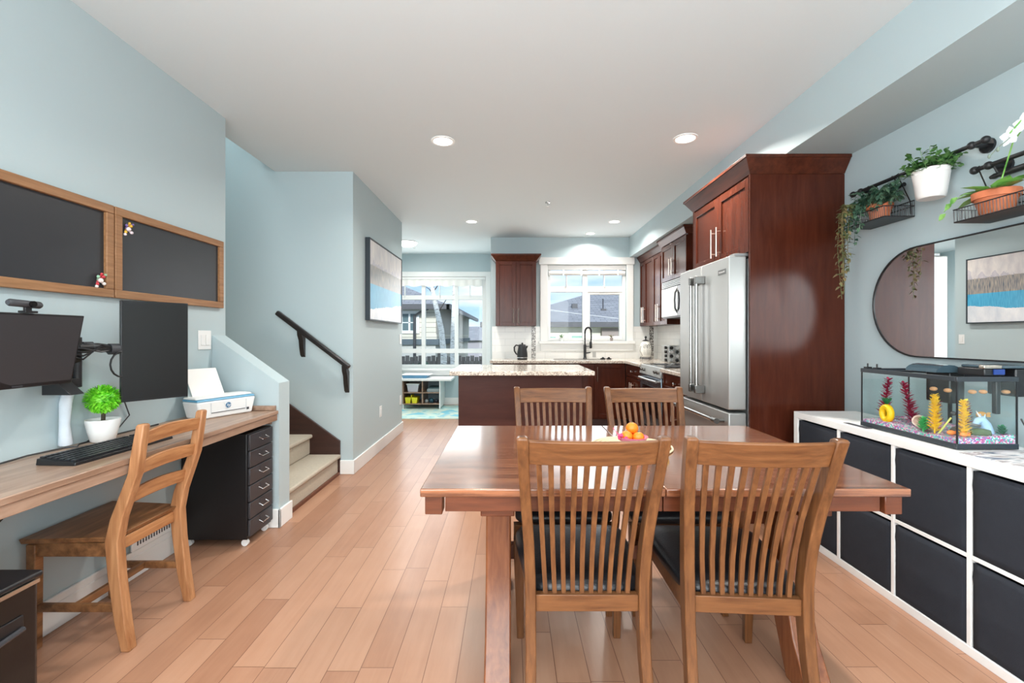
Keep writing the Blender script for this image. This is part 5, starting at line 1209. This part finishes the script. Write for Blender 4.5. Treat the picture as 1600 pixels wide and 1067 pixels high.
mb = MB(); mb.ball((2.01, 1.875, 2.01), (.006, .006, .010), 8, 6); mb.ball((2.0, 1.90, 1.99), (.005, .005, .009), 8, 6); mb.tube([(2.03, 1.84, 2.05), (2.01, 1.88, 2.015), (2.0, 1.905, 1.985)], .002, 5); mb.build('buds', plain('bud_grey', rgb(120, 134, 120), .5), t)

# papers on shelf
mb = MB(); xf = Matrix.Translation((1.97, 1.72, .7705)) @ Matrix.Rotation(.12, 4, 'Z')
MB(xf).box(-.15, .16, -.12, .13, 0, .0015).build('magazine', cells('printed_page', [rgb(226, 222, 220), rgb(150, 140, 140), rgb(236, 232, 232), rgb(110, 120, 136)], 7, .4, 'noise', stretch=(1, 3, 1)))
o = bpy.data.objects['magazine']; tag(o, 'open colour magazine lying on the shelf in front of the aquarium', 'magazine')
xf = Matrix.Translation((2.10, 1.70, .7725)) @ Matrix.Rotation(-.25, 4, 'Z')
o = MB(xf).box(-.05, .09, -.10, .14, 0, .001).build('leaflet', plain('leaflet_blue', rgb(110, 186, 222), .4)); tag(o, 'light blue leaflet on the shelf at the aquarium corner', 'leaflet')
o = MB().box(1.80, 1.83, 2.30, 2.46, .7705, .772).build('paper', plain('mat_dark', rgb(70, 70, 76), .6)); tag(o, 'dark mat edge showing under the far end of the aquarium', 'mat')

# aquarium
AX0, AX1, AY0, AY1, AZ0, AZ1 = 1.835, 2.09, 1.868, 2.385, .7735, 1.072
aq = thing('aquarium', 'rectangular glass aquarium with black rims on the white shelf', 'aquarium', ((AX0+AX1)/2, (AY0+AY1)/2, AZ0))
rim = plain('aquarium_rim', rgb(40, 46, 52), .35)
mb = MB()
for z0, z1, nm in ((AZ0, AZ0+.022, 'bottom_rim'), (AZ1-.020, AZ1, 'top_rim')):
    mb = MB()
    mb.box(AX0, AX1, AY0, AY0+.012, z0, z1); mb.box(AX0, AX1, AY1-.012, AY1, z0, z1); mb.box(AX0, AX0+.012, AY0+.012, AY1-.012, z0, z1); mb.box(AX1-.012, AX1, AY0+.012, AY1-.012, z0, z1)
    if nm == 'bottom_rim': mb.box(AX0+.012, AX1-.012, AY0+.012, AY1-.012, AZ0, AZ0+.003)
    else: mb.box(AX0+.012, AX1-.012, 2.24, 2.255, AZ1-.012, AZ1-.002)
    mb.build(nm, rim, aq, bevel=.002)
mb = MB()
for x in (AX0+.002, AX1-.007):
    for y in (AY0+.002, AY1-.007): mb.box(x, x+.005, y, y+.005, AZ0+.022, AZ1-.02)
mb.build('corner_seal', M['black'], aq)
mb = MB(); t_ = .0035; z0, z1 = AZ0+.022, AZ1-.02
mb.box(AX0+.003, AX0+.003+t_, AY0+.008, AY1-.008, z0, z1); mb.box(AX1-.003-t_, AX1-.003, AY0+.008, AY1-.008, z0, z1)
mb.box(AX0+.008, AX1-.008, AY0+.003, AY0+.003+t_, z0, z1); mb.box(AX0+.008, AX1-.008, AY1-.003-t_, AY1-.003, z0, z1); mb.build('glass_wall', M['tankglass'], aq)
WZ = AZ1-.055
MB().box(AX0+.0075, AX1-.0075, AY0+.0075, AY1-.0075, AZ0+.03, WZ).build('water', M['water'], aq)
# gravel bed
mb = MB(); nx, ny = 30, 60; vs = []; fs = []
gz = lambda x, y: AZ0+.036+.010*math.sin(y*17+1)*.5+.018*((x-AX0)/(AX1-AX0))+random.uniform(-.0018, .0018)
gx0, gx1, gy0, gy1 = AX0+.008, AX1-.008, AY0+.008, AY1-.008
for i in range(ny+1):
    for j in range(nx+1): x = gx0+(gx1-gx0)*j/nx; y = gy0+(gy1-gy0)*i/ny; vs.append((x, y, gz(x, y)))
for i in range(ny):
    for j in range(nx): a = i*(nx+1)+j; fs.append((a, a+1, a+nx+2, a+nx+1))
mb.add(vs, fs)
b0 = AZ0+.004
edge = [j for j in range(nx+1)]+[i*(nx+1)+nx for i in range(1, ny+1)]+[ny*(nx+1)+j for j in range(nx-1, -1, -1)]+[i*(nx+1) for i in range(ny-1, 0, -1)]
k0 = len(mb.v); mb.add([(mb.v[e].x, mb.v[e].y, b0) for e in edge], [])
ne = len(edge)
for i in range(ne): mb.f.append([edge[i], edge[(i+1) % ne], k0+(i+1) % ne, k0+i]); mb.fm.append(0)
mb.f.append([k0+i for i in range(ne)]); mb.fm.append(0)
o = mb.build('gravel', M['gravel'], aq); o['kind'] = 'stuff'
# filters & lid bits
ft = thing('aquarium_filter', 'smoky clear hang-on filter box over the middle of the aquarium', 'filter', (2.0, 2.12, AZ1)); 
smoke = plain('smoke_plastic', rgb(60, 78, 88), .12)
mb = MB(); mb.loft([[(1.97+.06*math.cos(a), y, AZ1+.004+.034*max(0, math.sin(a))) for a in [PI*i/8 for i in range(9)]] for y in (2.04, 2.05, 2.19, 2.20)]); mb.build('cover', smoke, ft)
mb = MB(); mb.box(1.99, 2.06, 2.06, 2.18, AZ0+.16, AZ1+.003); mb.build('housing', plain('filter_dark', rgb(34, 36, 38), .3), ft, bevel=.006)
MB().tube([(2.03, 2.10, .97), (2.03, 2.10, .84)], .008, 8).build('intake_tube', MATS['filter_dark'], ft)
ft = thing('aquarium_filter', 'black hang-on-back filter with blue cartridge at the near aquarium end', 'filter', (2.09, 1.93, AZ1))
MB().box(2.095, 2.165, 1.885, 2.0, AZ1-.085, AZ1+.032).build('housing', M['black'], ft, bevel=.006)
MB().box(1.985, 2.17, 1.88, 2.005, AZ1+.033, AZ1+.045).build('lid', smoke, ft, bevel=.005)
MB().box(1.965, 2.05, 1.885, 2.0, AZ1+.002, AZ1+.033).build('spillway', M['black'], ft, bevel=.004)
MB().box(2.0, 2.045, 1.880, 1.884, AZ1+.008, AZ1+.030).build('cartridge', plain('cartridge_blue', rgb(30, 60, 130), .4), ft)
MB().box(1.955, 2.03, 1.876, 1.90, AZ1+.033, AZ1+.047).build('trim', MATS['silver_trim'], ft, bevel=.003)
MB().box(2.025, 2.045, 1.895, 1.915, AZ0+.14, AZ1+.002).build('intake_tube', M['black'], ft, bevel=.004)
for y in (2.31, 2.37):
    o = thing('airline_valve', 'tiny black air valve on the far aquarium rim, %s' % ('nearer the filter' if y < 2.35 else 'at the corner'), 'valve', (1.86, y, AZ1)); MB().box(1.85, 1.875, y-.012, y+.012, AZ1, AZ1+.008).tube([(1.862, y, AZ1+.006), (1.862, y, AZ1+.026)], .0035, 8).build('valve', M['black'], o)
# decorations
def fern(name, lab, x, y, z, h, r, mat, n=60, lean=(0, 0)):
    t = thing(name, lab, 'aquarium plant', (x, y, z)); mb = MB(); L = Vector((lean[0], lean[1], h))
    mb.tube([(x, y, z-.004), (x+lean[0]*.5, y+lean[1]*.5, z+h*.5), (x+lean[0], y+lean[1], z+h)], .003, 5)
    for i in range(n):
        f = i/n; p = Vector((x, y, z))+L*f; a = i*2.4; q = r*(1-.45*f); d = Vector((math.cos(a), math.sin(a), .7)); mb.leaf(p, d, q*1.35, .013, .05)
    mb.build('fronds', mat, t)
G = AZ0+.042
red = plain('plant_crimson', rgb(156, 28, 66), .5); yel = plain('plant_yellow', rgb(255, 212, 40), .5)
fern('aquarium_plant', 'crimson plastic plant at the far left end of the tank', 1.925, 2.345, G+.005, .20, .034, red, 80, (0, -.03))
fern('aquarium_plant', 'crimson plastic plant right behind the pineapple ornament', 1.93, 2.175, G+.005, .19, .034, red, 80, (-.02, .035))
fern('aquarium_plant', 'short crimson plastic plant above the clay jar', 1.95, 2.085, G+.02, .10, .026, red, 40, (0, -.01))
fern('aquarium_plant', 'tall yellow plastic plant beside the clay jar', 1.875, 2.01, G-.002, .165, .028, yel, 90)
fern('aquarium_plant', 'tall yellow plastic plant close to the near corner of the tank', 1.90, 1.905, G-.002, .155, .026, yel, 90)
fern('aquarium_plant', 'small mint-green plastic plant in front of the clay jar', 1.865, 2.055, G-.005, .06, .026, plain('plant_mint', rgb(90, 196, 120), .5), 40)
fern('aquarium_plant', 'reddish blurred plant behind the unicorn ornament', 2.02, 2.02, G+.01, .12, .03, red, 50)
t = thing('pineapple_ornament', 'yellow pineapple house ornament with a round doorway in the tank', 'ornament', (1.872, 2.265, G))
px0, py0 = 1.872, 2.262
mb = MB(); n = 26; rings = []
for i in range(n+1):
    a = 2*PI*i/n; cy_, cz_ = .024*math.cos(a), .032*math.sin(a); ring = []
    for k in range(10): b = 2*PI*k/10; ring.append((px0+.016*math.sin(b), py0+cy_+.0145*math.cos(b)*math.cos(a), G+.040+cz_+.0145*math.cos(b)*math.sin(a)))
    rings.append(ring)
mb.loft(rings, False).build('body', plain('pineapple_yellow', rgb(250, 196, 8), .45, bump=1, bscale=160), t)
MB().box(px0+.008, px0+.012, py0-.02, py0+.02, G+.012, G+.065).build('doorway', plain('doorway_brown', rgb(96, 72, 44), .7), t)
mb = MB()
for i in range(22): a = i*2.4; mb.leaf((px0, py0, G+.080), (math.cos(a)*.5, math.sin(a)*.5, 1), .044, .012, .05)
mb.build('crown', plain('pineapple_green', rgb(20, 110, 64), .5), t)
t = thing('clay_jar', 'pale pink tipped jar ornament lying in the middle of the tank', 'ornament', (1.90, 2.09, G))
mb = MB(Matrix.Translation((1.90, 2.10, G+.028)) @ Matrix.Rotation(math.radians(-75), 4, 'Y') @ Matrix.Rotation(.5, 4, 'X')); mb.lathe([(.012, -.03), (.026, -.015), (.028, .01), (.022, .024), (.027, .032), (.021, .031), (.018, .02), (.001, .0)], (0, 0, 0), 20); mb.build('jar', plain('clay_pink', rgb(232, 190, 176), .6), t)
t = thing('unicorn_ornament', 'pale blue unicorn head ornament in the near end of the tank', 'ornament', (1.99, 1.93, G))
ub = plain('unicorn_blue', rgb(172, 196, 226), .45); mb = MB()
mb.tube([(2.02, 1.93, G-.004), (2.022, 1.93, G+.02), (2.014, 1.93, G+.05), (1.998, 1.93, G+.072), (1.985, 1.93, G+.066), (1.972, 1.93, G+.050), (1.968, 1.93, G+.046)], [.026, .023, .019, .015, .013, .0095, .006], 14); mb.build('head', ub, t)
mb = MB(); mb.tube([(1.992, 1.93, G+.082), (1.974, 1.928, G+.108)], [.0045, .0008], 8); mb.build('horn', plain('horn_cream', rgb(236, 224, 220), .4), t)
mb = MB(); mb.tube([(2.004, 1.922, G+.08), (2.005, 1.920, G+.094)], [.004, .001], 6); mb.tube([(2.004, 1.938, G+.08), (2.005, 1.940, G+.094)], [.004, .001], 6); mb.build('ear', ub, t)
mb = MB()
for i in range(16): f = i/15; mb.leaf((2.002+.028*math.sin(f*1.5), 1.93, G+.086-f*.07), (.8, random.uniform(-.5, .5), -.6), .026, .010, .3)
mb.build('mane', plain('mane_blue', rgb(112, 160, 206), .5), t)
MB().ball((1.981, 1.9205, G+.066), .0022, 8, 6).build('eye', M['black'], t)
t = thing('barrel_ornament', 'mossy green sunken barrel ornament in front of the unicorn', 'ornament', (1.98, 1.90, G))
mb = MB(); mb.tube([(1.95, 1.925, G+.016), (1.965, 1.915, G+.018), (1.985, 1.905, G+.018), (2.0, 1.895, G+.016)], [.015, .018, .018, .015], 12); mb.build('barrel', plain('moss_green', rgb(86, 98, 66), .8, var=.3, vscale=60), t); mb = MB(); mb.tube([(1.9995, 1.8953, G+.016), (2.001, 1.8946, G+.016)], .012, 12); mb.build('opening', M['black'], t)
t = thing('driftwood_ornament', 'grey driftwood stump ornament between the two yellow plants', 'ornament', (1.93, 1.95, G))
mb = MB(); mb.ball((1.925, 1.955, G+.014), (.026, .028, .022), 12, 8, .12); mb.tube([(1.93, 1.95, G+.02), (1.95, 1.93, G+.05), (1.98, 1.915, G+.045)], [.010, .008, .005], 8); mb.build('stump', plain('driftwood', rgb(104, 98, 96), .8, var=.3, vscale=50), t)
tag(MB().tube([(1.87, 1.985, G), (1.885, 1.945, G+.075)], .0035, 6).build('yellow_stick', plain('stick_yellow', rgb(226, 220, 120), .5)), 'slanting pale yellow stick on the gravel behind the near glass', 'stick')
tag(MB().ball((1.885, 1.935, G+.095), .010, 12, 8).build('algae_magnet', M['darkgrey']), 'small dark round algae ball floating beside the near tank corner', 'algae ball')
for k, (x, y, z, c, lab) in enumerate(((1.865, 1.925, G+.016, rgb(240, 130, 50), 'orange fish low beside the near tank corner'), (1.89, 1.895, G+.014, rgb(240, 140, 60), 'orange fish on the gravel at the near end glass'), (2.03, 1.96, G+.085, rgb(226, 160, 80), 'large pale orange fish above the unicorn'))):
    t = thing('goldfish', lab, 'fish', (x, y, z)); r = .010 if k < 2 else .014; mb = MB(); mb.ball((x, y, z), (r*1.7, r*.6 if k == 2 else r, r), 12, 8); mb.build('body', plain('fish_%d' % k, c, .4), t)
    mb = MB(); mb.leaf((x+r*1.5, y, z), (1, 0, .4), r*1.6, r, 0, up=(0, 1, 0)); mb.leaf((x+r*1.5, y, z), (1, 0, -.4), r*1.6, r, 0, up=(0, 1, 0)); mb.build('tail', MATS['fish_%d' % k], t)
for k, (x, y, lab) in enumerate(((1.87, 2.01, 'round tan snail-like float at the waterline above the yellow plant'), (1.875, 1.95, 'round tan float at the waterline by the near corner'), (1.93, 1.90, 'round tan float at the waterline in the near end, left'), (1.975, 1.90, 'round tan float at the waterline in the near end, middle'), (2.07, 1.90, 'round tan float at the waterline in the near end, far right'))):
    tag(MB().ball((x, y, WZ-.010), (.014, .014, .009), 12, 8).build('floating_ball', plain('float_tan', rgb(196, 140, 96), .6)), lab, 'float')
fern('aquarium_plant', 'green plastic plant low in the near right tank corner', 2.055, 1.90, G-.004, .05, .022, plain('plant_green', rgb(30, 120, 70), .5), 30)
tag(MB().tube([(2.10, 1.87, .90), (2.13, 1.845, .80), (2.145, 1.84, .772)], .003, 6).build('airline_tube', M['black']), 'black cord running down from the aquarium filter to the shelf', 'cord')
